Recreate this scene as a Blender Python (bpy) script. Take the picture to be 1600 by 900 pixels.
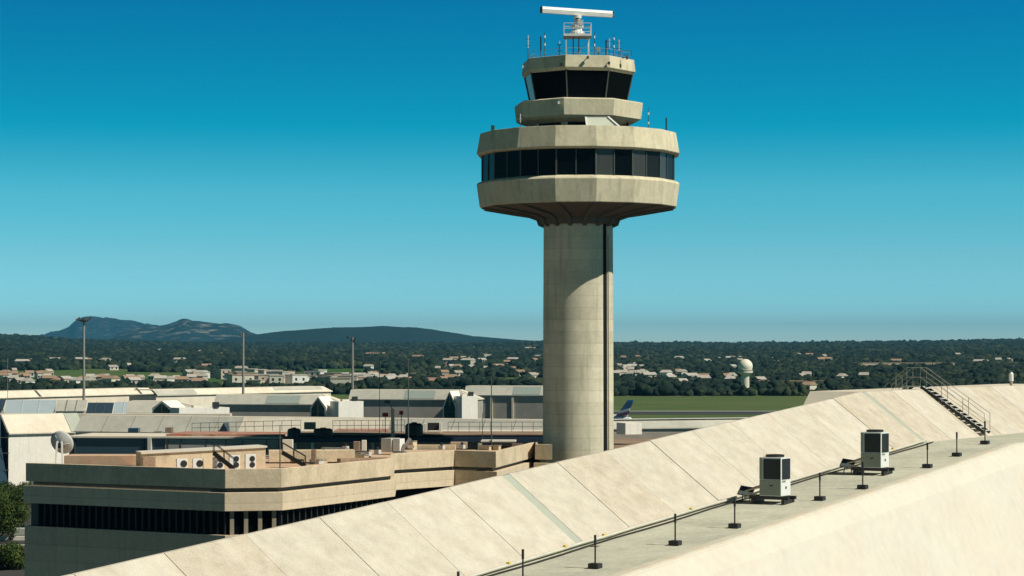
import bpy, math, random
import numpy as np
from mathutils import Vector, noise
random.seed(7)
R = math.radians
for o in list(bpy.data.objects): bpy.data.objects.remove(o)
S = bpy.context.scene
COL = S.collection
E = 20.0            # eye height above the apron
F, HZ = 3500.0, 548.0   # focal length and horizon row, in pixels of the 1600 wide photograph

# ------------------------------------------------------------------ camera, sky, sun, exposure
cam = bpy.data.cameras.new("camera"); co = bpy.data.objects.new("camera", cam); COL.objects.link(co)
co.location = (0, 0, E); co.rotation_euler = (R(90), 0, 0)
cam.sensor_width = 36; cam.lens = F/1600*36; cam.shift_y = (HZ-450)/1600
cam.clip_start = 1; cam.clip_end = 60000
S.camera = co
SUN_EL, SUN_AZ = 46.0, 64.5   # azimuth measured from straight behind the camera towards the right
sd = Vector((math.sin(R(SUN_AZ))*math.cos(R(SUN_EL)), -math.cos(R(SUN_AZ))*math.cos(R(SUN_EL)), math.sin(R(SUN_EL))))
W = bpy.data.worlds.new("World"); S.world = W; W.use_nodes = True
wn = W.node_tree; bg = wn.nodes['Background']
sky = wn.nodes.new('ShaderNodeTexSky'); sky.sky_type = 'NISHITA'; sky.sun_disc = False
sky.sun_elevation = R(SUN_EL); sky.sun_rotation = math.atan2(sd.x, sd.y)
sky.air_density = 1.0; sky.dust_density = 0.3; sky.ozone_density = 3.0; sky.altitude = 0
tc = wn.nodes.new('ShaderNodeTexCoord'); mp = wn.nodes.new('ShaderNodeMapping')
mp.vector_type = 'POINT'; mp.inputs['Scale'].default_value = (1, 1, 4.0)
nz = wn.nodes.new('ShaderNodeVectorMath'); nz.operation = 'NORMALIZE'
wn.links.new(tc.outputs['Generated'], mp.inputs['Vector']); wn.links.new(mp.outputs[0], nz.inputs[0])
wn.links.new(nz.outputs[0], sky.inputs['Vector'])
hs = wn.nodes.new('ShaderNodeHueSaturation'); hs.inputs['Saturation'].default_value = 1.25
hs.inputs['Hue'].default_value = 0.475
sz = wn.nodes.new('ShaderNodeSeparateXYZ'); wn.links.new(tc.outputs['Generated'], sz.inputs[0])
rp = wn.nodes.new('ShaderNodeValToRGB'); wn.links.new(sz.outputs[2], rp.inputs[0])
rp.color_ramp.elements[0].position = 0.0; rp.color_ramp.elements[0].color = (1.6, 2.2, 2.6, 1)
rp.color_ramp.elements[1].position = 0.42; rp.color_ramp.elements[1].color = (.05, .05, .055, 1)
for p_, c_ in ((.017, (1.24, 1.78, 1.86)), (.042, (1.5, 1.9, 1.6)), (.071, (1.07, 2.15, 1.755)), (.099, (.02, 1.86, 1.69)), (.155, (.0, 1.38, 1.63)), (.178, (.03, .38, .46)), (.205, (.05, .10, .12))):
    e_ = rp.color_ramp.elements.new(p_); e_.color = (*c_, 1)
ml = wn.nodes.new('ShaderNodeVectorMath'); ml.operation = 'MULTIPLY'
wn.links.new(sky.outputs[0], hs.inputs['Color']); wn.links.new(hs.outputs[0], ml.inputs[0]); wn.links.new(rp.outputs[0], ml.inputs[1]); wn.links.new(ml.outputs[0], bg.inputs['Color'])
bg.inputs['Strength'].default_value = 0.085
sl = bpy.data.lights.new("sun", 'SUN'); sl.energy = 4.7; sl.angle = R(0.5); sl.color = (1.0, 0.95, 0.84)
so = bpy.data.objects.new("sun", sl); COL.objects.link(so)
so.rotation_euler = sd.to_track_quat('Z', 'Y').to_euler(); so.location = (60, -40, 120)
S.view_settings.view_transform = 'Standard'; S.view_settings.look = 'None'
S.view_settings.exposure = 0.0; S.view_settings.gamma = 1.0; S.view_settings.use_curve_mapping = False
S.render.engine = 'CYCLES'
S.cycles.diffuse_bounces = 2; S.cycles.volume_bounces = 0; S.cycles.volume_max_steps = 64

# ------------------------------------------------------------------ helpers
def T(px, D): return (px-800)/F*D
def P(px, py, D): return Vector((T(px, D), D, E-(py-HZ)/F*D))
def PD(px, py, drop):            # point at a known height below the eye
    D = drop*F/(py-HZ); return Vector((T(px, D), D, E-drop))
TH = R(-31); U = Vector((math.cos(TH), math.sin(TH), 0)); V = Vector((-math.sin(TH), math.cos(TH), 0)); Z = Vector((0, 0, 1))

def M(name, col, rough=.85, var=.12, scale=1.0, stain=0.0, metal=0, bump=0.0, spec=.3, fine=14., vert=False, tint=None, lines=0., board=0.):
    m = bpy.data.materials.new(name); m.use_nodes = True; n = m.node_tree; L = n.links
    b = n.nodes['Principled BSDF']
    b.inputs['Roughness'].default_value = rough; b.inputs['Metallic'].default_value = metal
    b.inputs['Specular IOR Level'].default_value = spec
    if var == 0:
        b.inputs['Base Color'].default_value = (*col, 1); return m
    g = n.nodes.new('ShaderNodeNewGeometry')
    mpn = n.nodes.new('ShaderNodeMapping'); mpn.inputs['Scale'].default_value = (scale, scale, scale*(.12 if vert else 1))
    L.new(g.outputs['Position'], mpn.inputs['Vector'])
    n1 = n.nodes.new('ShaderNodeTexNoise'); n1.inputs['Scale'].default_value = .7; n1.inputs['Detail'].default_value = 6; n1.inputs['Roughness'].default_value = .65
    L.new(mpn.outputs[0], n1.inputs['Vector'])
    n2 = n.nodes.new('ShaderNodeTexNoise'); n2.inputs['Scale'].default_value = fine*scale; n2.inputs['Detail'].default_value = 4
    L.new(g.outputs['Position'], n2.inputs['Vector'])
    add = n.nodes.new('ShaderNodeMath'); add.operation = 'ADD'
    L.new(n1.outputs[0], add.inputs[0]); L.new(n2.outputs[0], add.inputs[1])
    mr = n.nodes.new('ShaderNodeMapRange'); mr.inputs[1].default_value = .7; mr.inputs[2].default_value = 1.3
    mr.inputs[3].default_value = 1-var; mr.inputs[4].default_value = 1+var
    L.new(add.outputs[0], mr.inputs[0])
    last = mr.outputs[0]
    if stain:
        m2 = n.nodes.new('ShaderNodeMapping'); m2.inputs['Scale'].default_value = (1.3, 1.3, .1)
        L.new(g.outputs['Position'], m2.inputs['Vector'])
        n3 = n.nodes.new('ShaderNodeTexNoise'); n3.inputs['Scale'].default_value = 1.6; n3.inputs['Detail'].default_value = 5
        L.new(m2.outputs[0], n3.inputs['Vector'])
        r3 = n.nodes.new('ShaderNodeMapRange'); r3.inputs[1].default_value = .52; r3.inputs[2].default_value = .72
        r3.inputs[3].default_value = 1; r3.inputs[4].default_value = 1-stain
        L.new(n3.outputs[0], r3.inputs[0])
        mm = n.nodes.new('ShaderNodeMath'); mm.operation = 'MULTIPLY'; L.new(last, mm.inputs[0]); L.new(r3.outputs[0], mm.inputs[1]); last = mm.outputs[0]
    if lines:      # pour lines every `lines` metres in height
        sx = n.nodes.new('ShaderNodeSeparateXYZ'); L.new(g.outputs['Position'], sx.inputs[0])
        dv = n.nodes.new('ShaderNodeMath'); dv.operation = 'DIVIDE'; dv.inputs[1].default_value = lines; L.new(sx.outputs[2], dv.inputs[0])
        fr = n.nodes.new('ShaderNodeMath'); fr.operation = 'FRACT'; L.new(dv.outputs[0], fr.inputs[0])
        lt = n.nodes.new('ShaderNodeMapRange'); lt.inputs[1].default_value = 0; lt.inputs[2].default_value = .09; lt.inputs[3].default_value = .8; lt.inputs[4].default_value = 1
        L.new(fr.outputs[0], lt.inputs[0])
        fl = n.nodes.new('ShaderNodeMath'); fl.operation = 'FLOOR'; L.new(dv.outputs[0], fl.inputs[0])
        wh = n.nodes.new('ShaderNodeTexWhiteNoise'); wh.noise_dimensions = '1D'; L.new(fl.outputs[0], wh.inputs['W'])
        w2 = n.nodes.new('ShaderNodeMapRange'); w2.inputs[3].default_value = .92; w2.inputs[4].default_value = 1.06; L.new(wh.outputs[0], w2.inputs[0])
        for q in (lt, w2):
            mm = n.nodes.new('ShaderNodeMath'); mm.operation = 'MULTIPLY'; L.new(last, mm.inputs[0]); L.new(q.outputs[0], mm.inputs[1]); last = mm.outputs[0]
    vm = n.nodes.new('ShaderNodeVectorMath'); vm.operation = 'SCALE'
    L.new(last, vm.inputs['Scale'])
    if tint:
        mx = n.nodes.new('ShaderNodeMix'); mx.data_type = 'RGBA'
        mx.inputs[6].default_value = (*col, 1); mx.inputs[7].default_value = (*tint, 1)
        r4 = n.nodes.new('ShaderNodeMapRange'); r4.inputs[1].default_value = .42; r4.inputs[2].default_value = .62
        n4 = n.nodes.new('ShaderNodeTexNoise'); n4.inputs['Scale'].default_value = .45*scale; n4.inputs['Detail'].default_value = 8; n4.inputs['Roughness'].default_value = .7
        L.new(g.outputs['Position'], n4.inputs['Vector']); L.new(n4.outputs[0], r4.inputs[0]); L.new(r4.outputs[0], mx.inputs[0])
        L.new(mx.outputs[2], vm.inputs[0])
    else: vm.inputs[0].default_value = col
    L.new(vm.outputs[0], b.inputs['Base Color'])
    if bump:
        bp = n.nodes.new('ShaderNodeBump'); bp.inputs['Strength'].default_value = bump; bp.inputs['Distance'].default_value = .05
        L.new(n2.outputs[0], bp.inputs['Height']); L.new(bp.outputs[0], b.inputs['Normal'])
    return m

class MB:
    """collects world-space geometry, links it as one mesh object"""
    def __init__(s): s.v = []; s.f = []; s.m = []; s.cur = 0
    def add(s, vs, fs):
        k = len(s.v); s.v += [Vector(x) for x in vs]; s.f += [[i+k for i in f] for f in fs]; s.m += [s.cur]*len(fs); return s
    def box(s, c, a, b, h, ax=None, ay=None, az=None):
        """c = centre of the base; a, b, h sizes along ax, ay, az"""
        ax = ax or Vector((1, 0, 0)); ay = ay or Vector((0, 1, 0)); az = az or Z
        c = Vector(c); vs = [c+ax*(i*a/2)+ay*(j*b/2)+az*(k*h) for k in (0, 1) for j in (-1, 1) for i in (-1, 1)]
        return s.add(vs, [(0, 2, 3, 1), (4, 5, 7, 6), (0, 1, 5, 4), (2, 6, 7, 3), (0, 4, 6, 2), (1, 3, 7, 5)])
    def bar(s, p, q, w, h=None, up=None):
        p, q = Vector(p), Vector(q); d = (q-p); L = d.length; d.normalize()
        up = up or (Z if abs(d.z) < .95 else Vector((0, 1, 0)))
        x = d.cross(up).normalized(); y = x.cross(d); return s.box(p, w, h or w, L, x, y, d)
    def tube(s, p, q, r, n=8, r2=None):
        p, q = Vector(p), Vector(q); d = (q-p).normalized(); up = Z if abs(d.z) < .95 else Vector((0, 1, 0))
        x = d.cross(up).normalized(); y = x.cross(d); r2 = r if r2 is None else r2
        vs = [c+(x*math.cos(6.2832*i/n)+y*math.sin(6.2832*i/n))*rr for c, rr in ((p, r), (q, r2)) for i in range(n)]
        return s.add(vs, [(i, (i+1) % n, n+(i+1) % n, n+i) for i in range(n)]+[list(range(n))[::-1], list(range(n, 2*n))])
    def lathe(s, c, prof, n, a0=0, a1=360, cap=True, closed=False):
        """prof: (radius, z); angle 0 faces the camera, grows to the right"""
        c = Vector(c); full = abs(a1-a0-360) < 1e-6; m = n if full else n+1; k = len(prof)
        vs = []
        for i in range(m):
            a = R(a0+(a1-a0)*i/n)
            for r, z in prof: vs.append((c.x+r*math.sin(a), c.y-r*math.cos(a), c.z+z))
        fs = []
        for i in range(n):
            j = (i+1) % m
            for q in range(k-1 if not closed else k):
                w = (q+1) % k
                fs.append((i*k+q, j*k+q, j*k+w, i*k+w))
        if cap and full and not closed: fs += [[i*k for i in range(m)][::-1], [i*k+k-1 for i in range(m)]]
        if not full and closed: fs += [list(range(k)), [n*k+q for q in range(k)][::-1]]
        return s.add(vs, fs)
    def prism(s, pts, z0, z1):
        n = len(pts); vs = [(p[0], p[1], z) for z in (z0, z1) for p in pts]
        return s.add(vs, [(i, (i+1) % n, n+(i+1) % n, n+i) for i in range(n)]+[list(range(n))[::-1], list(range(n, 2*n))])
    def hull(s, A, B):
        """loft between two polygons with the same vertex count"""
        n = len(A); return s.add(list(A)+list(B), [(i, (i+1) % n, n+(i+1) % n, n+i) for i in range(n)]+[list(range(n))[::-1], list(range(n, 2*n))])
    def build(s, name, mats, parent=None, smooth=False, origin=None, bevel=0):
        o0 = Vector((0, 0, 0)); q = parent
        if parent is not None: o0 = Vector(parent['_o'])
        else:
            if origin is not None: o0 = Vector(origin)
            else:
                xs = [v.x for v in s.v]; ys = [v.y for v in s.v]; o0 = Vector(((min(xs)+max(xs))/2, (min(ys)+max(ys))/2, min(v.z for v in s.v)))
        me = bpy.data.meshes.new(name); me.from_pydata([tuple(v-o0) for v in s.v], [], s.f)
        for m in (mats if isinstance(mats, (list, tuple)) else [mats]): me.materials.append(m)
        me.polygons.foreach_set('material_index', s.m)
        if smooth: me.polygons.foreach_set('use_smooth', [True]*len(s.f))
        me.update()
        import bmesh
        bm = bmesh.new(); bm.from_mesh(me); bmesh.ops.recalc_face_normals(bm, faces=bm.faces); bm.to_mesh(me); bm.free()
        o = bpy.data.objects.new(name, me); COL.objects.link(o); o['_o'] = list(o0)
        if parent is None: o.location = o0
        else: o.parent = parent
        if bevel:
            b = o.modifiers.new('bevel', 'BEVEL'); b.width = bevel; b.segments = 2; b.limit_method = 'ANGLE'
        return o
def thing(name, label, cat, loc, group=None):
    o = bpy.data.objects.new(name, None); COL.objects.link(o); o.location = loc; o['_o'] = list(loc); o.empty_display_size = .3
    return tag(o, label, cat, group)
def tag(o, label=None, cat=None, group=None, kind=None):
    if label: o['label'] = label
    if cat:
        o['category'] = cat
        if not kind: o['kind'] = 'thing'
    if group: o['group'] = group
    if kind: o['kind'] = kind
    return o
def copy_tree(o, loc=None, parent=None, label=None):
    c = o.copy(); COL.objects.link(c)
    if parent is not None: c.parent = parent
    if loc is not None: c.location = loc
    if label: c['label'] = label
    for ch in list(o.children): copy_tree(ch, None, c)
    return c
def mb(): return MB()

# ------------------------------------------------------------------ materials
CREAM = (.72, .65, .46)
m_panel = M('roof_panel_concrete', (.62, .57, .465), .9, .16, 2.2, stain=.08, bump=.5, tint=(.58, .525, .42), fine=12)
m_wall = M('painted_render', (.69, .65, .55), .85, .05, .5, stain=.05, fine=5, tint=(.70, .63, .52))
m_wallw = M('white_masonry_paint', (.86, .82, .72), .85, .06, .4, stain=.10, fine=4)
m_floor = M('walkway_screed', (.58, .575, .45), .9, .14, .7, fine=8, tint=(.46, .465, .37), bump=.2)
m_strip = M('strip_metal', (.42, .45, .37), .85, .08, 1)
m_joint = M('joint_dark', (.30, .24, .17), .9, .1, 1)
m_tower = M('tower_concrete', CREAM, .9, .09, .6, stain=.24, fine=5, tint=(.61, .545, .37), bump=.2)
m_shaft = M('shaft_concrete', (.72, .66, .485), .9, .07, .5, stain=.22, fine=5, lines=1.15, tint=(.61, .56, .405))
m_soffit = M('soffit_concrete_shaded', (.13, .11, .085), .9, .12, .8)  # concrete coloured darker to deepen the shade beneath the rings
m_glass = M('black_glass', (.003, .004, .005), .12, 0, spec=.05)
m_glass2 = M('grey_glass', (.014, .017, .017), .22, .35, 3, spec=.12)
m_glassb = M('blue_glass', (.02, .10, .13), .06, 0, spec=1.0)
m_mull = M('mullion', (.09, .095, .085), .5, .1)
m_white = M('white_paint', (.78, .78, .74), .45, .05, 2)
m_whited = M('worn_white_paint', (.55, .55, .52), .6, .15, 3)
m_grey = M('grey_green_metal_and_shade', (.24, .27, .225), .6, .06, 1)
m_black = M('slot_shade_black', (.006, .006, .006), .9, 0)
m_dark = M('dark_metal', (.028, .03, .03), .5, .2, 4)
m_coil = M('coil_grille', (.022, .028, .03), .6, .5, 1, fine=40)
m_ops = M('ops_concrete', (.72, .585, .40), .9, .12, .8, stain=.12, fine=6, bump=.3, tint=(.56, .46, .31))
m_opsd = M('ops_concrete_lower', (.68, .56, .39), .9, .10, .6, stain=.12, fine=5, bump=.2, lines=1.25)
m_term = M('terminal_concrete', (.76, .69, .55), .9, .09, .25, fine=2, stain=.1, tint=(.70, .62, .48))
m_termg = M('terminal_roof_grey', (.52, .50, .42), .9, .10, .3, fine=3, tint=(.44, .43, .36))
m_termw = M('terminal_wall_grey', (.36, .34, .29), .8, .15, .3, fine=2)
m_skyl = M('skylight_glass', (.30, .35, .31), .7, .06, .3, spec=.3)
m_skyl2 = M('pale_blue_glass', (.42, .50, .52), .35, .08, .5, spec=.5)
m_slate = M('slate_blue_glass', (.035, .065, .09), .2, .15, .5, spec=.5)
m_green = M('green_glass', (.012, .055, .04), .15, .3, .6, spec=.4)
m_orange = M('orange_roofing', (.60, .38, .23), .9, .18, 1, tint=(.60, .47, .34))
m_red = M('red_rubble', (.42, .15, .09), .95, .4, 1.5, tint=(.45, .33, .25))
m_brown = M('brown_roof', (.27, .18, .12), .95, .25, .4, tint=(.34, .25, .18))
m_navy = M('navy_metal', (.02, .035, .06), .5, .2, 1)
m_asph = M('asphalt', (.05, .052, .052), .95, .2, .2)
m_pave = M('apron_asphalt', (.055, .054, .05), .95, .12, .08)
m_trunk = M('bark', (.10, .075, .05), .95, .3, 3)
m_tan = M('tan_paint', (.45, .38, .27), .7, .15)
m_lamp = M('lamp_metal', (.30, .29, .25), .5, .1)
m_yel = M('yellow_tag', (.75, .55, .08), .6, .1)

def foliage(name, c1, c2, c3, sc):
    m = bpy.data.materials.new(name); m.use_nodes = True; n = m.node_tree; b = n.nodes['Principled BSDF']
    g = n.nodes.new('ShaderNodeNewGeometry'); t = n.nodes.new('ShaderNodeTexNoise'); t.inputs['Scale'].default_value = sc; t.inputs['Detail'].default_value = 5
    t.inputs['Roughness'].default_value = .7
    n.links.new(g.outputs['Position'], t.inputs['Vector'])
    r = n.nodes.new('ShaderNodeValToRGB'); r.color_ramp.elements[0].position = .36; r.color_ramp.elements[0].color = (*c1, 1)
    r.color_ramp.elements[1].position = .66; r.color_ramp.elements[1].color = (*c3, 1)
    e = r.color_ramp.elements.new(.5); e.color = (*c2, 1)
    n.links.new(t.outputs[0], r.inputs[0]); n.links.new(r.outputs[0], b.inputs['Base Color']); b.inputs['Roughness'].default_value = .9
    b.inputs['Specular IOR Level'].default_value = .15
    return m
m_wood = foliage('woodland_foliage', (.007, .016, .012), (.014, .028, .018), (.05, .065, .03), .02)
m_leaf = foliage('leaf_foliage', (.02, .04, .012), (.05, .085, .02), (.10, .13, .03), 1.2)

# ------------------------------------------------------------------ terrain
def prof(pts): xs, ys = zip(*pts); return lambda x: np.interp(x, xs, ys)
L1 = prof([(-900, 536), (0, 530), (60, 532.5), (120, 538), (300, 542), (400, 543), (700, 543), (850, 542.5), (960, 542.5), (1100, 543.5), (1200, 543.5), (1350, 542), (1450, 541), (1600, 538), (2400, 535)])
L2 = prof([(-900, 550), (200, 546), (330, 534), (395, 523), (440, 519), (480, 515), (520, 511.5), (550, 512.5), (590, 511), (640, 512), (680, 516), (740, 526), (800, 531), (850, 534), (930, 546), (2400, 550)])
L3 = prof([(-900, 552), (150, 548), (185, 523), (225, 512), (262, 509), (284, 500), (291, 498.5), (300, 500), (325, 504), (350, 505), (372, 508), (384, 514), (396, 521), (420, 530), (470, 545), (2400, 552)])
L4 = prof([(-900, 552), (0, 538), (50, 529), (92, 521), (108, 513), (117, 503), (128, 499), (145, 496.5), (165, 497.5), (200, 500.5), (212, 505), (240, 510), (300, 514), (400, 540), (500, 552), (2400, 552)])
LAY = [(L1, 6000., 4700., 1500.), (L2, 8600., 2300., 2200.), (L3, 11500., 1500., 2000.), (L4, 16000., 2200., 3000.)]
def fbm(x, y, f, o=4):
    r = 0; a = 1
    for i in range(o): r += a*noise.noise(Vector((x*f, y*f, i*7.3))); f *= 2.1; a *= .5
    return r
def terr(x, y):
    D = max(y, 1.0); px = 800+F*x/D
    z = 0.
    if y > 1000:
        for k, (lf, d0, wf, wb) in enumerate(LAY):
            h = E-(lf(px)-HZ)/F*d0
            if h <= 0: continue
            a = (D-d0)/(wf if D < d0 else wb)
            if abs(a) >= 1: continue
            s = 1-abs(a); s = s*s*(3-2*s) if k else s**1.15
            z = max(z, h*s)
        k = min(1, (D-1000)/2500.)
        z += k*(fbm(x, y, .0012, 3)*5 + (abs(fbm(x, y, .004, 4))*max(0, D-7000)/9000*38-2*max(0, D-7000)/9000))*(1 if z > 1 else .2)
    return z
az = np.concatenate([np.arange(-180, -40, 8.), np.arange(-40, -14, 1.5), np.arange(-14.0, 14.01, .055), np.arange(15.5, 40, 1.5), np.arange(40, 180, 8.)])
ds = np.concatenate([[6.], np.geomspace(15, 1000, 14), np.geomspace(1030, 22000, 250), [30000., 50000.]])
vs = [(0, 0, 0)]; fs = []
na = len(az)
for d in ds:
    for a in az:
        t = R(a); x = d*math.sin(t); y = d*math.cos(t)
        vs.append((x, y, terr(x, y) if abs(a) < 45 else 0.))
for i in range(na):
    fs.append((0, 1+(i+1) % na, 1+i))
for k in range(len(ds)-1):
    for i in range(na):
        a0 = 1+k*na+i; a1 = 1+k*na+(i+1) % na
        fs.append((a0, a1, a1+na, a0+na))
me = bpy.data.meshes.new('ground'); me.from_pydata(vs, [], fs); me.polygons.foreach_set('use_smooth', [True]*len(fs)); me.update()
ground = bpy.data.objects.new('ground', me); COL.objects.link(ground); tag(ground, kind='structure')
mg = bpy.data.materials.new('countryside'); mg.use_nodes = True; n = mg.node_tree; b = n.nodes['Principled BSDF']; b.inputs['Roughness'].default_value = .95; b.inputs['Specular IOR Level'].default_value = .1
g = n.nodes.new('ShaderNodeNewGeometry'); sp = n.nodes.new('ShaderNodeSeparateXYZ'); n.links.new(g.outputs['Position'], sp.inputs[0])
mpp = n.nodes.new('ShaderNodeMapping'); mpp.inputs['Scale'].default_value = (.004, .0012, .02); n.links.new(g.outputs['Position'], mpp.inputs['Vector'])
t1 = n.nodes.new('ShaderNodeTexNoise'); t1.inputs['Scale'].default_value = 1.; t1.inputs['Detail'].default_value = 3; n.links.new(mpp.outputs[0], t1.inputs['Vector'])
t2 = n.nodes.new('ShaderNodeTexNoise'); t2.inputs['Scale'].default_value = .012; t2.inputs['Detail'].default_value = 9; t2.inputs['Roughness'].default_value = .75; n.links.new(g.outputs['Position'], t2.inputs['Vector'])
r1 = n.nodes.new('ShaderNodeValToRGB'); el = r1.color_ramp.elements
el[0].position = .38; el[0].color = (.05, .10, .025, 1); el[1].position = .62; el[1].color = (.12, .13, .045, 1)
e = el.new(.5); e.color = (.06, .125, .028, 1)
n.links.new(t1.outputs[0], r1.inputs[0])
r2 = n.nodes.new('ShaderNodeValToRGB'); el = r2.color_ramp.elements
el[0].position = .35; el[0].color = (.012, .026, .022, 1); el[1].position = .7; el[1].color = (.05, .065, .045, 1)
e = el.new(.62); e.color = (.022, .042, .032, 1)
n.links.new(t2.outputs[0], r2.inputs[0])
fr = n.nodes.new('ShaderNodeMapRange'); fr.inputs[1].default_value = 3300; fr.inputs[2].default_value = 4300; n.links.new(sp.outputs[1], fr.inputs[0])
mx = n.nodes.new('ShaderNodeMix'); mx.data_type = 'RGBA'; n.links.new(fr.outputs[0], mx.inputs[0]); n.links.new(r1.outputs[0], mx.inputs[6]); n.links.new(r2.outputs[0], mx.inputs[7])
# bare limestone on the far mountain
t3 = n.nodes.new('ShaderNodeTexNoise'); t3.inputs['Scale'].default_value = .014; t3.inputs['Detail'].default_value = 6; t3.inputs['Roughness'].default_value = .6; n.links.new(g.outputs['Position'], t3.inputs['Vector'])
r3 = n.nodes.new('ShaderNodeMapRange'); r3.inputs[1].default_value = .53; r3.inputs[2].default_value = .66; n.links.new(t3.outputs[0], r3.inputs[0])
hh = n.nodes.new('ShaderNodeMapRange'); hh.inputs[1].default_value = 60; hh.inputs[2].default_value = 110; n.links.new(sp.outputs[2], hh.inputs[0])
yy = n.nodes.new('ShaderNodeMapRange'); yy.inputs[1].default_value = 9800; yy.inputs[2].default_value = 10200; n.links.new(sp.outputs[1], yy.inputs[0])
q1 = n.nodes.new('ShaderNodeMath'); q1.operation = 'MULTIPLY'; n.links.new(r3.outputs[0], q1.inputs[0]); n.links.new(hh.outputs[0], q1.inputs[1])
yf = n.nodes.new('ShaderNodeMapRange'); yf.inputs[1].default_value = 12500; yf.inputs[2].default_value = 13000; yf.inputs[3].default_value = 1; yf.inputs[4].default_value = .3; n.links.new(sp.outputs[1], yf.inputs[0])
q0 = n.nodes.new('ShaderNodeMath'); q0.operation = 'MULTIPLY'; n.links.new(yy.outputs[0], q0.inputs[0]); n.links.new(yf.outputs[0], q0.inputs[1])
q2 = n.nodes.new('ShaderNodeMath'); q2.operation = 'MULTIPLY'; n.links.new(q1.outputs[0], q2.inputs[0]); n.links.new(q0.outputs[0], q2.inputs[1])
mx2 = n.nodes.new('ShaderNodeMix'); mx2.data_type = 'RGBA'; n.links.new(q2.outputs[0], mx2.inputs[0]); n.links.new(mx.outputs[2], mx2.inputs[6]); mx2.inputs[7].default_value = (.30, .28, .23, 1)
n.links.new(mx2.outputs[2], b.inputs['Base Color'])
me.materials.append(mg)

def sheet(name, pts, z, mat, label=None):
    o = mb().add([(p[0], p[1], z) for p in pts], [list(range(len(pts)))]).build(name, mat); return tag(o, kind='structure')
sheet('apron', [(-260, 20), (230, 20), (260, 640), (-300, 640)], .02, m_pave)
sheet('taxiway', [(-400, 702), (420, 702), (420, 738), (-400, 738)], .02, m_asph)
m_grass = M('airfield_grass', (.07, .115, .028), .95, .2, .03, tint=(.10, .13, .035), fine=30)
m_grass2 = M('meadow_grass', (.06, .17, .035), .95, .15, .02, tint=(.09, .19, .04))
sheet('airfield_grass', [(-400, 745), (500, 745), (520, 1000), (-420, 1000)], .03, m_grass)
sheet('verge', [(-400, 645), (400, 645), (400, 698), (-400, 698)], .03, m_grass)
m_line = M('taxiway_edge_paint', (.55, .56, .48), .9, .1)
sheet('taxiway_edge', [(-400, 739), (420, 739), (420, 743.5), (-400, 743.5)], .03, m_line)

def ray_ground(px, py):
    t = (px-800)/F; s = (py-HZ)/F; D = 900.
    while D < 15000:
        if terr(t*D, D) >= E-s*D: return D
        D *= 1.006
    return D

# ------------------------------------------------------------------ far houses and town
m_hw = [M('house_wall_a', (.62, .57, .47), .9, 0), M('house_wall_b', (.56, .48, .38), .9, 0), M('house_wall_c', (.70, .68, .62), .9, 0), M('house_wall_d', (.45, .40, .33), .9, 0)]
m_hr = [M('house_tile_a', (.36, .24, .16), .9, 0), M('house_tile_b', (.42, .38, .32), .9, 0), M('house_tile_c', (.50, .46, .40), .9, 0)]
m_hwin = M('house_window', (.03, .03, .035), .3, 0)
keep = []   # clearings kept free of trees
def house(px, py, w=None, h=None, kind='house', label='', group='', flat=False, D=None):
    D = D or ray_ground(px, py); x = T(px, D); z = terr(x, D)
    w = w or random.uniform(8, 15); h = h or random.uniform(4, 6.5); dp = random.uniform(7, 11)
    a = random.uniform(-.7, .7); ax = Vector((math.cos(a), math.sin(a), 0)); ay = Vector((-math.sin(a), math.cos(a), 0))
    c = Vector((x, D, z-.5)); m = mb(); m.box(c, w, dp, h+.5, ax, ay)
    top = c+Z*(h+.5)
    m.cur = 1
    if flat:
        m.box(top, w+.4, dp+.4, .5, ax, ay)
    else:
        A = [top+ax*(i*(w/2+.4))+ay*(j*(dp/2+.4)) for i, j in ((-1, -1), (1, -1), (1, 1), (-1, 1))]
        B = [top+Z*1.7+ax*(i*(w/2+.3))+ay*(j*.1) for i, j in ((-1, -1), (1, -1), (1, 1), (-1, 1))]
        m.hull(A, B)
    m.cur = 2
    nw = max(2, int(w/3.5))
    for i in range(nw):
        for fl in range(max(1, int(h/3))):
            m.box(c+ax*(-w/2+(i+.5)*w/nw)-ay*(dp/2+.02)+Z*(1.5+fl*3), 1.2, .08, 1.4, ax, ay)
    o = m.build(kind, [random.choice(m_hw), random.choice(m_hr), m_hwin]); tag(o, label, kind.replace('_', ' '), group)
    keep.append((x, D, w))
    return o
spots = []
def cluster(x0, x1, y0, y1, n):
    for i in range(n): spots.append((random.uniform(x0, x1), random.uniform(y0, y1)))
fixed = [(178, 549), (210, 550), (252, 554), (270, 552), (296, 550), (300, 553), (316, 556), (342, 545), (350, 546), (347, 560), (374, 545), (392, 548), (396, 558), (410, 548), (420, 547), (445, 548), (460, 545), (475, 546), (495, 553), (517, 546), (536, 562), (560, 569), (565, 570), (578, 561), (590, 559), (600, 560), (606, 563), (630, 556), (657, 555), (662, 567), (684, 582), (705, 578), (722, 569), (731, 568), (742, 546), (744, 551), (35, 575), (52, 571), (87, 570), (138, 571), (165, 573), (281, 571), (292, 588), (301, 587), (315, 591), (242, 595), (75, 588), (22, 587), (757, 562), (762, 565), (823, 549), (828, 548), (835, 549), (840, 565), (800, 582), (812, 588), (974, 567), (995, 567), (1016, 566), (1044, 567), (1061, 566), (1121, 567), (1141, 567), (1078, 578), (1213, 567), (1245, 560), (1287, 565), (1282, 572), (1290, 570), (1332, 545), (1369, 545), (1374, 546), (1382, 546), (1348, 580), (1400, 573), (1494, 548), (1503, 548), (1560, 572), (1575, 570), (1532, 572), (1458, 589), (1066, 604), (1264, 612), (1066, 590), (970, 590), (1100, 595), (1135, 594), (1185, 601), (1246, 558)]
spots += fixed
cluster(0, 70, 588, 604, 14); cluster(70, 200, 597, 604, 13); cluster(200, 330, 594, 604, 13); cluster(560, 700, 589, 604, 17)
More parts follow.
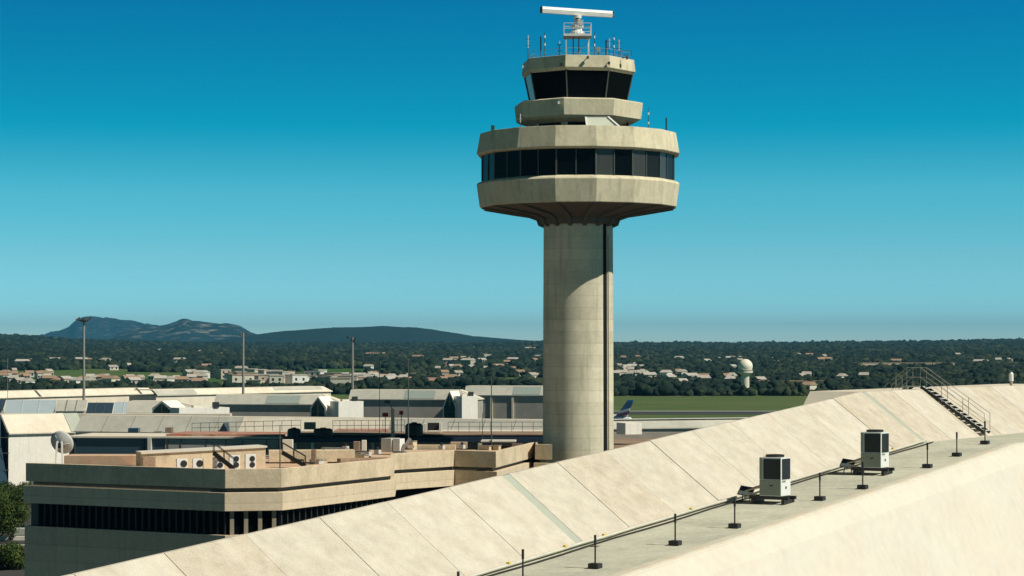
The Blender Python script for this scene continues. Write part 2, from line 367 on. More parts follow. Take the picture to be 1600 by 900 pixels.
cluster(700, 850, 568, 600, 14); cluster(962, 1010, 576, 592, 18); cluster(1010, 1150, 588, 603, 9); cluster(60, 850, 548, 585, 16)
cluster(1000, 1600, 552, 600, 16)
for px, py in spots:
    lw = px < 905
    house(px, py, label='tiny pale house among dark woods on the plain %s' % ('left of the control tower' if lw else 'right of the control tower'),
          group='houses on the wooded plain %s' % ('left of the tower' if lw else 'right of the tower'), w=random.choice((3.5, 4.5, 5.5, 7.5))*random.uniform(.8, 1.2)*(1 if py > 575 else 1.5), h=random.uniform(2.6, 4.2)*(1 if py > 575 else 1.7))
for i in range(62):
    px = random.uniform(346, 560); py = random.uniform(592, 607) if px < 520 else random.uniform(598, 607)
    house(px, py, w=random.uniform(6, 14), h=random.uniform(3.5, 7) if px < 500 else random.uniform(4, 6), kind='town_building', flat=True,
          label='pale flat-roofed town building in the dense cluster beyond the terminal roofs', group='town buildings clustered beyond the terminal')
o = house(1412, 576, w=95, h=5, kind='warehouse', flat=True, group=None, label='long low pale warehouse on the wooded plain right of the white radome'); 
o = house(1228, 603, w=42, h=2.5, kind='shed', flat=True, group=None, label='long low white shed in the trees just right of the white radome')
o = house(690, 607, w=30, h=6, kind='depot', flat=True, group=None, label='broad tan depot building directly behind the terminal, left of the tower', D=1000) if False else None

# ------------------------------------------------------------------ woodland
keep.append((T(1164.5, 1045), 1045, 4.2))
rng = np.random.default_rng(3)
icoV, icoF = [], []
ph = (1+5**.5)/2
for a in (-1, 1):
    for b_ in (-ph, ph): icoV += [(0, a, b_), (a, b_, 0), (b_, 0, a)]
icoV = np.array(icoV)/np.linalg.norm(icoV[0])
from itertools import combinations
edge = min(np.linalg.norm(icoV[i]-icoV[j]) for i, j in combinations(range(12), 2))*1.01
for i, j, k in combinations(range(12), 3):
    if all(np.linalg.norm(icoV[p]-icoV[q]) < edge for p, q in ((i, j), (j, k), (i, k))):
        if np.dot(np.cross(icoV[j]-icoV[i], icoV[k]-icoV[i]), icoV[i]) > 0: icoF.append((i, j, k))
        else: icoF.append((i, k, j))
icoF = np.array(icoF)
# one subdivision
ev = {}; V2 = list(icoV); F2 = []
def mid(a, b):
    k = (min(a, b), max(a, b))
    if k not in ev: v = V2[a]+V2[b]; V2.append(v/np.linalg.norm(v)); ev[k] = len(V2)-1
    return ev[k]
for a, b_, c in icoF:
    p, q, r = mid(a, b_), mid(b_, c), mid(c, a); F2 += [(a, p, r), (p, b_, q), (r, q, c), (p, q, r)]
V2 = np.array(V2); F2 = np.array(F2)
cent = []
keepA = np.array(keep)
def try_tree(x, y, s):
    dx = np.abs(keepA[:, 0]-x); dy = keepA[:, 1]-y
    if np.any((dx < keepA[:, 2]*.62+s*.4) & (dy > -8) & (dy < 40+y*.05)): return
    cent.append((x, y, terr(x, y), s))
D = 990.
while D < 6150:
    s = 1.9+D/1000.; step = s*1.75
    half = D*.235+30; nn = int(2*half/step)
    xs = rng.uniform(-half, half, nn)
    for x in xs:
        px = 800+F*x/D
        if D < 1900:
            dn = fbm(x, D, .006, 2)
            lim = -.05 if px > 850 else .22
            if px > 905 and D < 1250: lim = -.35
            if px < 905 and D < 1330: lim = .12
            if D > 1500: lim -= .12
            if px < 330 and 1330 < D < 1720: lim = 1.2
            if 330 < px < 850 and 1450 < D < 1560: lim = .35
            if 960 < px < 1020 and 1380 < D < 1460: lim = 1
            if dn < lim: continue
        else:
            if fbm(x, D, .0025, 2) < (-.22 if D < 3300 else -.6): continue
            if 1390 < px and 2250 < D < 2420 and px > 1480: continue
        try_tree(x, D+rng.uniform(-step, step)*.5, s*rng.uniform(.6, 1.35))
    D += step*.8
cent = np.array(cent); N = len(cent)
def clumps(cc, BV, BF):
    N = len(cc); k = len(BV)
    jit = 1+rng.uniform(-.33, .33, (N, k, 1)); v = BV[None]*jit
    ang = rng.uniform(0, 6.28, N); ca, sa = np.cos(ang), np.sin(ang)
    sx = rng.uniform(.8, 1.3, (N, 1)); sz = rng.uniform(.7, 1.15, (N, 1))
    x = v[..., 0]*ca[:, None]-v[..., 1]*sa[:, None]; y = v[..., 0]*sa[:, None]+v[..., 1]*ca[:, None]
    vv = np.stack([x*sx*cc[:, 3:4]+cc[:, 0:1], y*sx*cc[:, 3:4]+cc[:, 1:2], v[..., 2]*sz*cc[:, 3:4]+cc[:, 2:3]+cc[:, 3:4]*.4], -1).reshape(-1, 3)
    ff = (BF[None]+(np.arange(N)*k)[:, None, None]).reshape(-1, 3); return vv, ff
near = cent[cent[:, 1] < 1900]; far = cent[cent[:, 1] >= 1900]
# near clumps are made of several small overlapping puffs
nn = np.repeat(near, 3, axis=0); nn[:, :2] += rng.normal(0, 1, (len(nn), 2))*nn[:, 3:4]*.45; nn[:, 2] += rng.uniform(-.1, .5, len(nn))*nn[:, 3]; nn[:, 3] *= rng.uniform(.35, .75, len(nn))
v1, f1 = clumps(nn, V2, F2); v2, f2 = clumps(far, V2, F2)
vv = np.concatenate([v1, v2]); ff = np.concatenate([f1, f2+len(v1)])
me = bpy.data.meshes.new('woodland'); me.vertices.add(len(vv)); me.vertices.foreach_set('co', vv.ravel().astype(np.float32))
me.loops.add(len(ff)*3); me.loops.foreach_set('vertex_index', ff.ravel().astype(np.int32)); me.polygons.add(len(ff))
me.polygons.foreach_set('loop_start', np.arange(0, len(ff)*3, 3, dtype=np.int32)); me.update(calc_edges=True); me.validate()
me.materials.append(m_wood)
wo = bpy.data.objects.new('woodland', me); COL.objects.link(wo); tag(wo, 'dark green woodland covering the plain out to the hills', 'woodland', kind='stuff')
print('tree clumps', N, 'faces', len(ff))

# ------------------------------------------------------------------ haze
hz = mb(); hz.add([(-9000, -60, -1.2), (9000, -60, -1.2), (9000, 25500, -1.2), (-9000, 25500, -1.2), (-9000, -60, 330), (9000, -60, 330), (9000, 25500, 330), (-9000, 25500, 330)],
                  [(0, 3, 2, 1), (4, 5, 6, 7), (0, 1, 5, 4), (2, 3, 7, 6), (1, 2, 6, 5), (0, 4, 7, 3)])
mh = bpy.data.materials.new('haze_air'); mh.use_nodes = True; n = mh.node_tree; n.nodes.remove(n.nodes['Principled BSDF'])
pv = n.nodes.new('ShaderNodeVolumePrincipled'); pv.inputs['Color'].default_value = (.09, .44, .74, 1); pv.inputs['Density'].default_value = 4.5e-5
pv.inputs['Anisotropy'].default_value = 0.0
n.links.new(pv.outputs[0], n.nodes['Material Output'].inputs['Volume'])
ho = hz.build('haze', mh); tag(ho, 'thin blue haze over the far hills', 'haze', kind='stuff')

# ------------------------------------------------------------------ control tower
TD = 220.; TX = T(903.5, TD); TC = Vector((TX, TD, 0))
def zt(y, r=0.): return E-(y-HZ)/F*(TD-r)
tw = thing('control_tower', 'tall cream concrete control tower with wide ringed top and dark glass cab', 'tower', TC)
# shaft with the dark slot
r0, r1_ = 3.52, 3.40; zt0 = zt(366, 3.4); sa, sw = 48.0, 4.9
pts = []
for i in range(97):
    a = sa+sw+(360-2*sw)*i/96; pts.append((a, 1.0))
def ring(rad, z, dep=.75):
    P_ = [(TX+rad*math.sin(R(a)), TD-rad*math.cos(R(a)), z) for a, _ in pts]
    for a in (sa-sw, sa+sw): P_.append((TX+(rad-dep)*math.sin(R(a)), TD-(rad-dep)*math.cos(R(a)), z))
    return P_
A, B = ring(r0, 0), ring(r1_, 32.5); n_ = len(A)
m = mb(); m.hull(A, B); del m.f[-2:]; del m.m[-2:]     # open ends, so the round side shades cleanly
sh = m.build('shaft', m_shaft, tw)
for p in sh.data.polygons: p.use_smooth = p.area < 12
mb().add([(TX+(rr_-.07)*math.sin(R(a)), TD-(rr_-.07)*math.cos(R(a)), z) for rr_, z in ((r0, .02), (r1_, 32.48)) for a in (sa-sw*1.02, sa+sw*1.02)], [(0, 1, 3, 2)]).build('slot_shade_strip', m_black, tw)  # black strip set in the slot, standing in for its inner shade
a = R(56); mb().tube((TX+3.55*math.sin(a), TD-3.55*math.cos(a), 0), (TX+3.45*math.sin(a), TD-3.45*math.cos(a), zt0), .06).build('downpipe', m_tan, tw)
A0 = -14.2
c0 = TC
# corbel bowl under the lower ring
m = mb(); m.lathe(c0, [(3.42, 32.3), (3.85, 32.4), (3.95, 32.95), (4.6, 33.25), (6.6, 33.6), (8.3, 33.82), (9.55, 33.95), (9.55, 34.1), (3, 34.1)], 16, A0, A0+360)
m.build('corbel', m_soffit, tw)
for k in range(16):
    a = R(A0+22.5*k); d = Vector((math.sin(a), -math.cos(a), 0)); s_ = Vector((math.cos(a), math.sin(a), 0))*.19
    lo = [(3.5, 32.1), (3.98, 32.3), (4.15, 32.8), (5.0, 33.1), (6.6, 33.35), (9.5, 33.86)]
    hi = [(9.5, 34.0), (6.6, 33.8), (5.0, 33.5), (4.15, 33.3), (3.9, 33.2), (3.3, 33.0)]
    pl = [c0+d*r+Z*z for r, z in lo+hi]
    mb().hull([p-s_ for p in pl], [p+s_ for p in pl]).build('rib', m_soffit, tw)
# lower ring
m = mb(); m.lathe(c0, [(9.5, 33.98), (9.76, 34.02), (10.06, 36.2), (9.95, 36.36), (9.5, 36.55), (9.0, 36.55), (9.0, 34.0)], 16, A0, A0+360, closed=True, cap=False)
m.build('lower_ring', m_tower, tw, bevel=.03)
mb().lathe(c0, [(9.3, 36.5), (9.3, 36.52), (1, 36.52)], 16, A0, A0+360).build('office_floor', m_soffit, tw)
# office storey
def facet(r, a, b, z0, z1, th=.08, rt=None):
    """quad panel between angles a,b on the polygon side, radius r at vertices; returns the eight points"""
    rt = rt or r
    def v(rr, ang, z): return Vector((TX+rr*math.sin(R(ang)), TD-rr*math.cos(R(ang)), z))
    return v
def lerp(p, q, t): return p+(q-p)*t
def panes(nf, a0, rb, rt, z0, z1, npane, name, mats, mmat, mw=.06, base=None):
    st = 360/nf
    for k in range(nf):
        aa, ab = R(a0+st*k), R(a0+st*(k+1))
        def v(r, a, z): return Vector((TX+r*math.sin(a), TD-r*math.cos(a), z))
        b0, b1, t0, t1_ = v(rb, aa, z0), v(rb, ab, z0), v(rt, aa, z1), v(rt, ab, z1)
        nrm = Vector((math.sin((aa+ab)/2), -math.cos((aa+ab)/2), 0))
        for j in range(npane):
            f0, f1_ = j/npane, (j+1)/npane
            q = [lerp(b0, b1, f0), lerp(b0, b1, f1_), lerp(t0, t1_, f1_), lerp(t0, t1_, f0)]
            mt = mats(k, j)
            w = mb().hull([p-nrm*.05 for p in q], [p for p in q]).build(name, mt, tw)
            f = j/npane
            mm_ = mb(); p, q = lerp(b0, b1, f), lerp(t0, t1_, f)
            mm_.bar(p+nrm*.03, q+nrm*.03, mw if j else mw*1.5, mw*1.2, up=nrm); mm_.build('frame', mmat, w)
m_blind = M('pane_with_pale_blinds', (.05, .05, .043), .25, .3, 4, spec=.3, vert=True)
panes(16, A0, 9.5, 9.5, 36.56, 39.1, 2, 'window', lambda k, j: m_glass if (k in (0, 15, 14, 13) or (k*7+j*3) % 5 == 0) else (m_blind if k in (2, 3) and j == 0 or k == 1 else m_glass2), m_mull, .09)
# upper ring
m = mb(); m.lathe(c0, [(9.4, 39.02), (9.95, 39.1), (10.06, 39.22), (9.70, 41.2), (9.45, 41.2), (9.45, 40.85), (9.0, 40.85), (9.0, 39.02)], 16, A0, A0+360, closed=True, cap=False)
m.build('upper_ring', m_tower, tw, bevel=.03)
mb().lathe(c0, [(9.3, 40.6), (9.3, 40.86), (1, 40.86)], 16, A0, A0+360).build('ring_roof', m_pave, tw)
# neck with small windows
mb().lathe(c0, [(4.75, 40.8), (4.75, 42.5)], 8, A0, A0+360).build('neck', m_tower, tw)
for (a, w) in ((-40, 2.6), (-2, 2.0), (14, .9), (40, 2.4), (76, 2.0)):
    st = 45; k = math.floor((a-A0)/st); mid_a = A0+st*(k+.5); rr = 4.75*math.cos(R(22.5))
    off = rr*math.tan(R(a-mid_a)); nrm = Vector((math.sin(R(mid_a)), -math.cos(R(mid_a)), 0)); tg = Vector((math.cos(R(mid_a)), math.sin(R(mid_a)), 0))
    mb().box(c0+nrm*(rr+.02)+tg*off+Z*41.15, w, .1, 1.1, tg, nrm).build('neck_window', m_glass, tw)
# gallery ring below the cab
m = mb(); m.lathe(c0, [(4.6, 41.95), (5.9, 42.35), (6.28, 42.56), (6.46, 44.12), (6.2, 44.22), (4.6, 44.22)], 8, A0, A0+360, closed=True, cap=False)
m.build('gallery_ring', m_tower, tw, bevel=.03)
mb().lathe(c0, [(4.7, 42.5), (4.7, 44.23), (1, 44.23)], 8, A0, A0+360).build('cab_floor', m_soffit, tw)
# cab glass leaning outwards
panes(8, A0, 4.82, 5.42, 44.24, 47.0, 1, 'cab_window', lambda k, j: m_glass, m_mull, .08)
m = mb(); m.lathe(c0, [(3.5, 46.75), (5.45, 46.93), (5.62, 47.12), (5.72, 47.2), (5.58, 48.38), (5.3, 48.38), (5.3, 48.2), (3.5, 48.2)], 8, A0, A0+360, closed=True, cap=False)
m.build('cab_roof_fascia', m_tower, tw, bevel=.03)
mb().lathe(c0, [(5.35, 47.9), (5.35, 48.22), (.5, 48.22)], 8, A0, A0+360).build('cab_roof', m_pave, tw)
mb().lathe(c0, [(1.0, 44.2), (1.0, 47.0)], 12).build('cab_core', m_dark, tw)
# roof railing: part of the tower
def rail_ring(r, z, h, nf, a0, levels, name='railing', mat=m_whited, every=3, rad=.025):
    m = mb(); st = 360/nf
    for k in range(nf):
        p = Vector((TX+r*math.sin(R(a0+st*k)), TD-r*math.cos(R(a0+st*k)), z)); q = Vector((TX+r*math.sin(R(a0+st*(k+1))), TD-r*math.cos(R(a0+st*(k+1))), z))
        for l in levels: m.tube(p+Z*l, q+Z*l, rad, 6)
        for j in range(every): a = lerp(p, q, j/every); m.tube(a, a+Z*h, rad, 6)
    return m.build(name, mat, tw)
rail_ring(5.1, 48.2, .9, 8, A0, (.45, .9), mat=m_lamp, rad=.018)
# small lights and cameras on fascia
for px, y, r_, mt in ((875.5, 101, 5.8, m_dark), (950, 99, 5.8, m_dark), (979, 91, 5.8, m_mull), (818, 105, 5.8, m_white), (872, 161, 6.4, m_white), (812, 188, 6.3, m_white), (917, 90, 5.5, m_mull)):
    ang = math.asin(max(-1, min(1, (T(px, TD-3)-TX)/(r_+.12)))); z = E-(y-HZ)/F*(TD-r_*math.cos(ang))
    p = Vector((TX+(r_+.12)*math.sin(ang), TD-(r_+.12)*math.cos(ang), z)); d = Vector((math.sin(ang), -math.cos(ang), 0))
    m = mb(); m.tube(p-d*.6+Z*.05, p+Z*.05, .04); m.box(p-Z*.12, .2, .3, .26); m.build('floodlight', mt, tw)
# pale lean-to canopy between ring roof and gallery
q = [P(917, 198, TD-8.3), P(967, 198.5, TD-8.3), P(950, 183.5, TD-6.4), P(915, 183.5, TD-6.4)]
cp = mb().hull(q, [p+Vector((0, .08, -.05)) for p in q]).build('canopy', M('canopy_panel', (.56, .60, .48), .5, .1), tw)
m = mb(); m.bar(q[0]-Vector((0, .06, 0)), q[3]-Vector((0, .06, 0)), .14); m.bar(q[1]-Vector((0, .06, 0)), q[2]-Vector((0, .06, 0)), .2); m.bar(q[3]-Vector((0, .06, 0)), q[2]-Vector((0, .06, 0)), .08); m.build('canopy_frame', m_white, tw)

# radar on its own frame
rb = 48.25; rt_ = zt(57)-.1
rd = thing('surveillance_radar', 'white rotating radar bar on a railed platform above the tower cab', 'radar', (TX, TD, rb))
def pc(px, y, dy=0): return Vector((T(px, TD+dy), TD+dy, E-(y-HZ)/F*(TD+dy)))
for sx in (-1, 1):
    for sy in (-1, 1):
        q = Vector((TX-.1+sx*1.12, TD+sy*1.0, 0)); m = mb(); m.bar(q+Z*rb, q+Z*rt_, .10); m.build('leg', m_white, rd)
m = mb()
for sx in (-1, 1): m.bar(Vector((TX-.1+sx*1.12, TD-1, rb+.2)), Vector((TX-.1+sx*1.12, TD+1, rt_-.3)), .05)
m.bar((TX-1.2, TD+1, rb+.2), (TX+1.0, TD+1, rt_-.3), .05)
m.build('brace', m_white, rd)
cc = Vector((TX-.1, TD, rt_)); mb().box(cc, 2.75, 2.4, .22).build('platform', m_white, rd)
m = mb()
for sx in (-1, 1):
    for sy in (-1, 0, 1):
        q = cc+Vector((sx*1.33, sy*1.15, .2)); m.tube(q, q+Z*1.05, .03, 6)
    for l in (.55, 1.05): m.tube(cc+Vector((sx*1.33, -1.15, .2+l)), cc+Vector((sx*1.33, 1.15, .2+l)), .03, 6)
for sy in (-1, 1):
    for l in (.55, 1.05): m.tube(cc+Vector((-1.33, sy*1.15, .2+l)), cc+Vector((1.33, sy*1.15, .2+l)), .03, 6)
    q = cc+Vector((.3, sy*1.15, .2)); m.tube(q, q+Z*1.05, .03, 6)
m.build('railing', m_white, rd)
for dx in (-.5, .05): mb().tube(Vector((TX+dx, TD-.2, rb)), Vector((TX+dx, TD-.2, rt_)), .06).build('cable_riser', M('rust_paint', (.35, .17, .12), .7, .2), rd)
zb = zt(24)
m = mb(); m.lathe(Vector((TX-.1, TD, 0)), [(.75, rt_+.2), (.72, rt_+.5), (.5, rt_+.62), (.45, rt_+.95), (.62, rt_+1.0), (.6, rt_+1.2), (.34, rt_+1.3), (.30, zb-.35), (.42, zb-.3), (.42, zb)], 16)
m.build('pedestal', m_white, rd)
mb().box(Vector((TX+.2, TD-.45, rt_+1.15)), .55, .35, .5).build('drive_motor', m_whited, rd)
mb().box(Vector((TX-.1, TD-.33, rt_+1.75)), .28, .12, .3).build('drive_window', m_dark, rd)
bd = Vector((7.05, 3.1, 0)).normalized(); bn = Vector((-bd.y, bd.x, 0)); bc = Vector((TX-.1, TD, zb))
m = mb(); prof_ = [(-.16, .0), (.16, .0), (.26, .18), (.26, .5), (.12, .64), (-.10, .64), (-.2, .36), (-.15, .32), (-.22, .27)]
def barsec(t): return [bc+bd*t+bn*a+Z*h_ for a, h_ in prof_]
m.hull(barsec(-3.85), barsec(3.85)); m.build('antenna_bar', m_white, rd)
mb().box(bc-bn*.165+Z*.295, 7.6, .05, .05, bd, bn).build('feed_slot', m_lamp, rd)
for t in (-3.88, 3.88): mb().box(bc+bd*t, .06, .5, .62, bd, bn).build('end_cap', m_mull, rd)

# antennas
def antenna(name, label, base, h, style, group=None):
    t = thing(name, label, 'antenna', base, group); b = Vector(base)
    mb().tube(b, b+Z*h*.55, .045, 6, .035).build('pole', m_mull, t)
    if style == 'whip':
        mb().tube(b+Z*h*.5, b+Z*h, .035, 6, .02).build('whip', m_dark, t)
        for f in (.5, .78): mb().tube(b+Z*h*f, b+Z*(h*f+.25), .085, 8).build('collar', m_white, t)
    elif style == 'dipole':
        mb().tube(b+Z*h*.5, b+Z*h, .06, 6).build('radiator', m_whited, t)
        m = mb()
        for f in (.6, .85): m.tube(b+Z*h*f-Vector((.25, 0, 0)), b+Z*h*f+Vector((.25, 0, 0)), .03, 6)
        m.build('dipole', m_dark, t)
    elif style == 'black':
        mb().tube(b+Z*h*.4, b+Z*h, .07, 6).build('radiator', m_dark, t)
    elif style == 'box':
        mb().box(b+Z*h*.55, .35, .3, h*.4).build('receiver', m_tan, t)
    return t
AN = [(825, 55, -2.0, 'dipole', 'white banded whip antenna leftmost on the cab roof'), (845, 57, -2.5, 'black', 'plain black rod antenna second from left on cab roof'),
      (851, 50, -3.0, 'whip', 'tall banded whip antenna just left of the radar frame'), (874, 64, 2, 'dipole', 'short thin dipole antenna close beside the left of radar frame'),
      (928.5, 50, -2, 'whip', 'tall banded whip antenna just right of the radar platform'), (935, 73, -3.5, 'box', 'small tan box receiver on a stub just right of radar frame'),
      (947, 62, 1, 'black', 'thin black rod antenna in the middle of the right roof edge'), (952, 60, -2.5, 'dipole', 'banded dipole antenna left of the tallest right-hand whip'),
      (959, 53, -1.5, 'whip', 'tallest whip antenna on right part of the cab roof'), (967, 62, -1, 'dipole', 'banded dipole antenna beside the loop at the right roof edge')]
for px, y, dy, stl, lab in AN:
    b = Vector((T(px, TD+dy), TD+dy, 48.21)); h = E-(y-HZ)/F*(TD+dy)-48.21
    antenna('antenna', lab, b, h, stl, 'antennas on the cab roof')
t = thing('loop_antenna', 'thin square loop antenna at the right end of the cab roof', 'antenna', Vector((T(978, TD), TD, 48.21)))
m = mb(); b = Vector((T(978, TD), TD, 48.21)); m.tube(b, b+Z*.75, .03, 6)
m.build('pole', m_mull, t)
m = mb()
for p, q in (((-.55, 0, .75), (.55, 0, .75)), ((-.55, 0, 1.25), (.55, 0, 1.25)), ((-.55, 0, .75), (-.55, 0, 1.25)), ((.55, 0, .75), (.55, 0, 1.25))): m.tube(b+Vector(p), b+Vector(q), .025, 6)
m.build('loop', m_mull, t)
for px, y, dy, stl, lab in ((1013, 168, 3, 'whip', 'banded whip antenna on ring roof right of the gallery'), (1041, 184, 0, 'black', 'thin rod antenna near the right rim of the ring roof'),
                       (770, 195, 0, 'box', 'small box lamp on a stub at the left rim of the ring roof'), (813, 178, -7.5, 'dipole', 'short white banded antenna left of the tower neck')):
    b = Vector((T(px, TD+dy), TD+dy, 40.87)); h = E-(y-HZ)/F*(TD+dy)-40.87; antenna('antenna', lab, b, max(h, .5), stl, 'antennas on the ring roof')

# ------------------------------------------------------------------ near pier roof
P0 = Vector((T(930, 74.), 74., 0)); Z0 = E-(888-HZ)/F*74.; SK = 38.2; SLP = .0724
def pz(s): return Z0+SLP*(s if s < SK else SK)
def pp(s, t, h=0.): q = P0+V*s+U*t; return Vector((q.x, q.y, pz(s)+h))
def s_for(px, t):
    k = (px-800)/F; a = P0+U*t; return (k*a.y-a.x)/(V.x-k*V.y)
TI, TO, TR_, HR = -2.85, 1.2, -6.05, 2.42
m_pans = [m_panel, M('roof_panel_concrete_worn', (.60, .54, .43), .9, .18, 2.2, stain=.14, bump=.5, tint=(.555, .49, .375), fine=12), M('roof_panel_concrete_pale', (.64, .59, .49), .9, .14, 2.0, stain=.06, bump=.4, tint=(.59, .53, .42), fine=14)]
pier = thing('pier_building', 'long sloping cream concrete pier roof with a walkway, nearest in the foreground', 'building', pp(0, 0, -Z0))
SS = [-30, -20, -10, 0, 10, 20, 30, SK, 45, 55, 70]
def strip(sl, sec):
    """loft a closed section (t, h) along stations"""
    m = mb(); k = len(sec); vs = [pp(s, t, h) for s in sl for t, h in sec]
    fs = [(i*k+q, (i+1)*k+q, (i+1)*k+(q+1) % k, i*k+(q+1) % k) for i in range(len(sl)-1) for q in range(k)]
    fs += [list(range(k)), [(len(sl)-1)*k+q for q in range(k)]]
    return m.add(vs, fs)
strip(SS, [(TI-.02, 0), (TO+.02, 0), (TO+.02, -.5), (TI-.02, -.5)]).build('walkway', m_floor, pier)
strip(SS, [(TO, -.4), (TO, .03), (TO+.08, .05), (TO+.42, .05), (TO+.5, .02), (TO+.5, -.4)]).build('coping', M('coping_concrete', (.64, .62, .50), .9, .12, 1.2, tint=(.66, .56, .42)), pier)
strip(SS, [(TO+.49, .0), (TO+.62, -.06), (TO+1.2, -.7), (TO+6.5, -12.5), (TO+.2, -12.5), (TO+.2, -.4), (TO+.49, -.2)]).build('outer_wall', m_wall, pier)
strip(SS, [(TI-.1, -.3), (TR_-.1, HR-.16), (TR_-.3, HR-.2), (TR_-3.2, -.5), (TR_-3.2, -12), (TI-.1, -12)]).build('core_wall', m_joint, pier)
def panel(s0, s1, mat, name='roof_panel', lift=0., t_over=.0):
    nv = 1 if s1-s0 < 5 else 4
    sl = [s0+(s1-s0)*i/nv for i in range(nv+1)]
    return strip(sl, [(TI, 0+lift), (TR_, HR+lift), (TR_-.14, HR+lift), (TR_-.14, HR-.14), (TI-.1, -.14)])
J = []; s = 4.29-3.8*9
while s < SK-.1: J.append(s); s += (SK-4.29)/9 if s > 4.2 else 3.8
J += [SK+3.75*i for i in range(0, 9)]
grey = [4.29, SK]
for a, b_ in zip(J[:-1], J[1:]):
    ga = .25 if min(abs(a-x) for x in grey) < .2 else .013; gb = .25 if min(abs(b_-x) for x in grey) < .2 else .013
    dz = random.uniform(-.012, .012)
    panel(a+ga, b_-gb, m_panel, lift=dz).build('roof_panel', random.choice(m_pans), pier, bevel=.012)
for g_ in grey: panel(g_-.245, g_+.245, m_strip, lift=-.03).build('drain_strip', m_strip, pier)
# raised far end roof section whose end slope faces back along the pier
e0 = [pp(SK+.4, TR_-.15, HR-.02), pp(SK+.4, TR_-3.0, HR-.02)]
zb_ = pz(SK)+HR-.02; zl = zb_-.85*1.0
a = e0[0]; b = e0[1]
m = mb(); dn = Vector((0, 0, -2.4)); fw = -V*2.2-U*.35
m.hull([a, b, b+fw+dn, a+fw+dn], [a+V*30, b+V*30, b+V*30+dn*3, a+V*30+dn*3]); m.build('raised_roof_section', m_term, pier)
# white conduit and dark pipe along the panel foot
m = mb(); sl = [-20+i*2.0 for i in range(30)]
def tubeline(m, f, sl, r):
    for p, q in zip(sl[:-1], sl[1:]): m.tube(f(p), f(q), r, 6)
tubeline(m, lambda s: pp(s, TI+.12+.03*math.sin(s*1.3), .13), sl, .055)
tag(m.build('conduit', M('conduit_paint', (.62, .60, .50), .6, .15, 2)), 'thin white conduit running along the foot of the sloping roof panels', 'pipe')
m = mb(); tubeline(m, lambda s: pp(s, TI+.42+.06*math.sin(s*.7+1)+(.5 if 12 < s < 14 else 0), .05), sl, .028)
tag(m.build('cable', m_dark), 'dark cable lying on the walkway beside the white conduit', 'cable')
for s in (-1, 2.8, 5.6, 12.6, 20.5, 33.6):
    tag(mb().box(pp(s, TI+.12, .17), .10, .16, .06, U, V).build('cable_tag', m_yel), 'small yellow tag clipped on the white conduit by the panels', 'tag', 'yellow tags on the white conduit')
# marker posts
def make_post(loc, h, label):
    t = thing('marker_post', label, 'post', loc, 'marker posts along the pier walkway'); b = Vector(loc)
    mb().box(b, .38, .34, .17, U, V).build('base_block', m_dark, t, bevel=.02)
    mb().tube(b+Z*.16, b+Z*h, .028, 8).build('pole', m_dark, t)
    mb().tube(b+Z*h*.72, b+Z*h, .042, 8).build('tip', m_coil, t)
    return t
plist = [(817, 912, 'marker post nearest the camera, its base below the frame edge'), (930, 888, 'black marker post standing nearest the lower frame edge'), (1055, 852, 'black marker post alone on the walkway left of the near air conditioner'),
         (1148, 825, 'black marker post just left of the near air conditioner'), (1281, 782, 'black marker post standing between the two air conditioners'),
         (1348, 764, 'black marker post in front of the far air conditioner'), (1449, 731, 'black marker post at the foot of the far grey drain strip'),
         (1495, 713, 'black marker post between the far drain strip and the stairs')]
def floor_hit(px, py):
    k = (px-800)/F; q = (py-HZ)/F; lo, hi = 40., 200.
    for _ in range(60):
        mdl = (lo+hi)/2; s = (Vector((k*mdl, mdl, 0))-P0).dot(V)
        if pz(s) > E-q*mdl: hi = mdl
        else: lo = mdl
    return Vector((k*lo, lo, pz((Vector((k*lo, lo, 0))-P0).dot(V))))
base = None
for i, (px, py, lab) in enumerate(plist):
    loc = floor_hit(px, py)
    if base is None: base = make_post(loc, 1.1, lab)
    else: copy_tree(base, loc, label=lab)
copy_tree(base, floor_hit(716, 950)+Vector((0, 0, 0)), label='marker post at lower left whose tip alone enters the frame')
copy_tree(base, floor_hit(1539, 694), label='black marker post at the foot of the metal stairs')
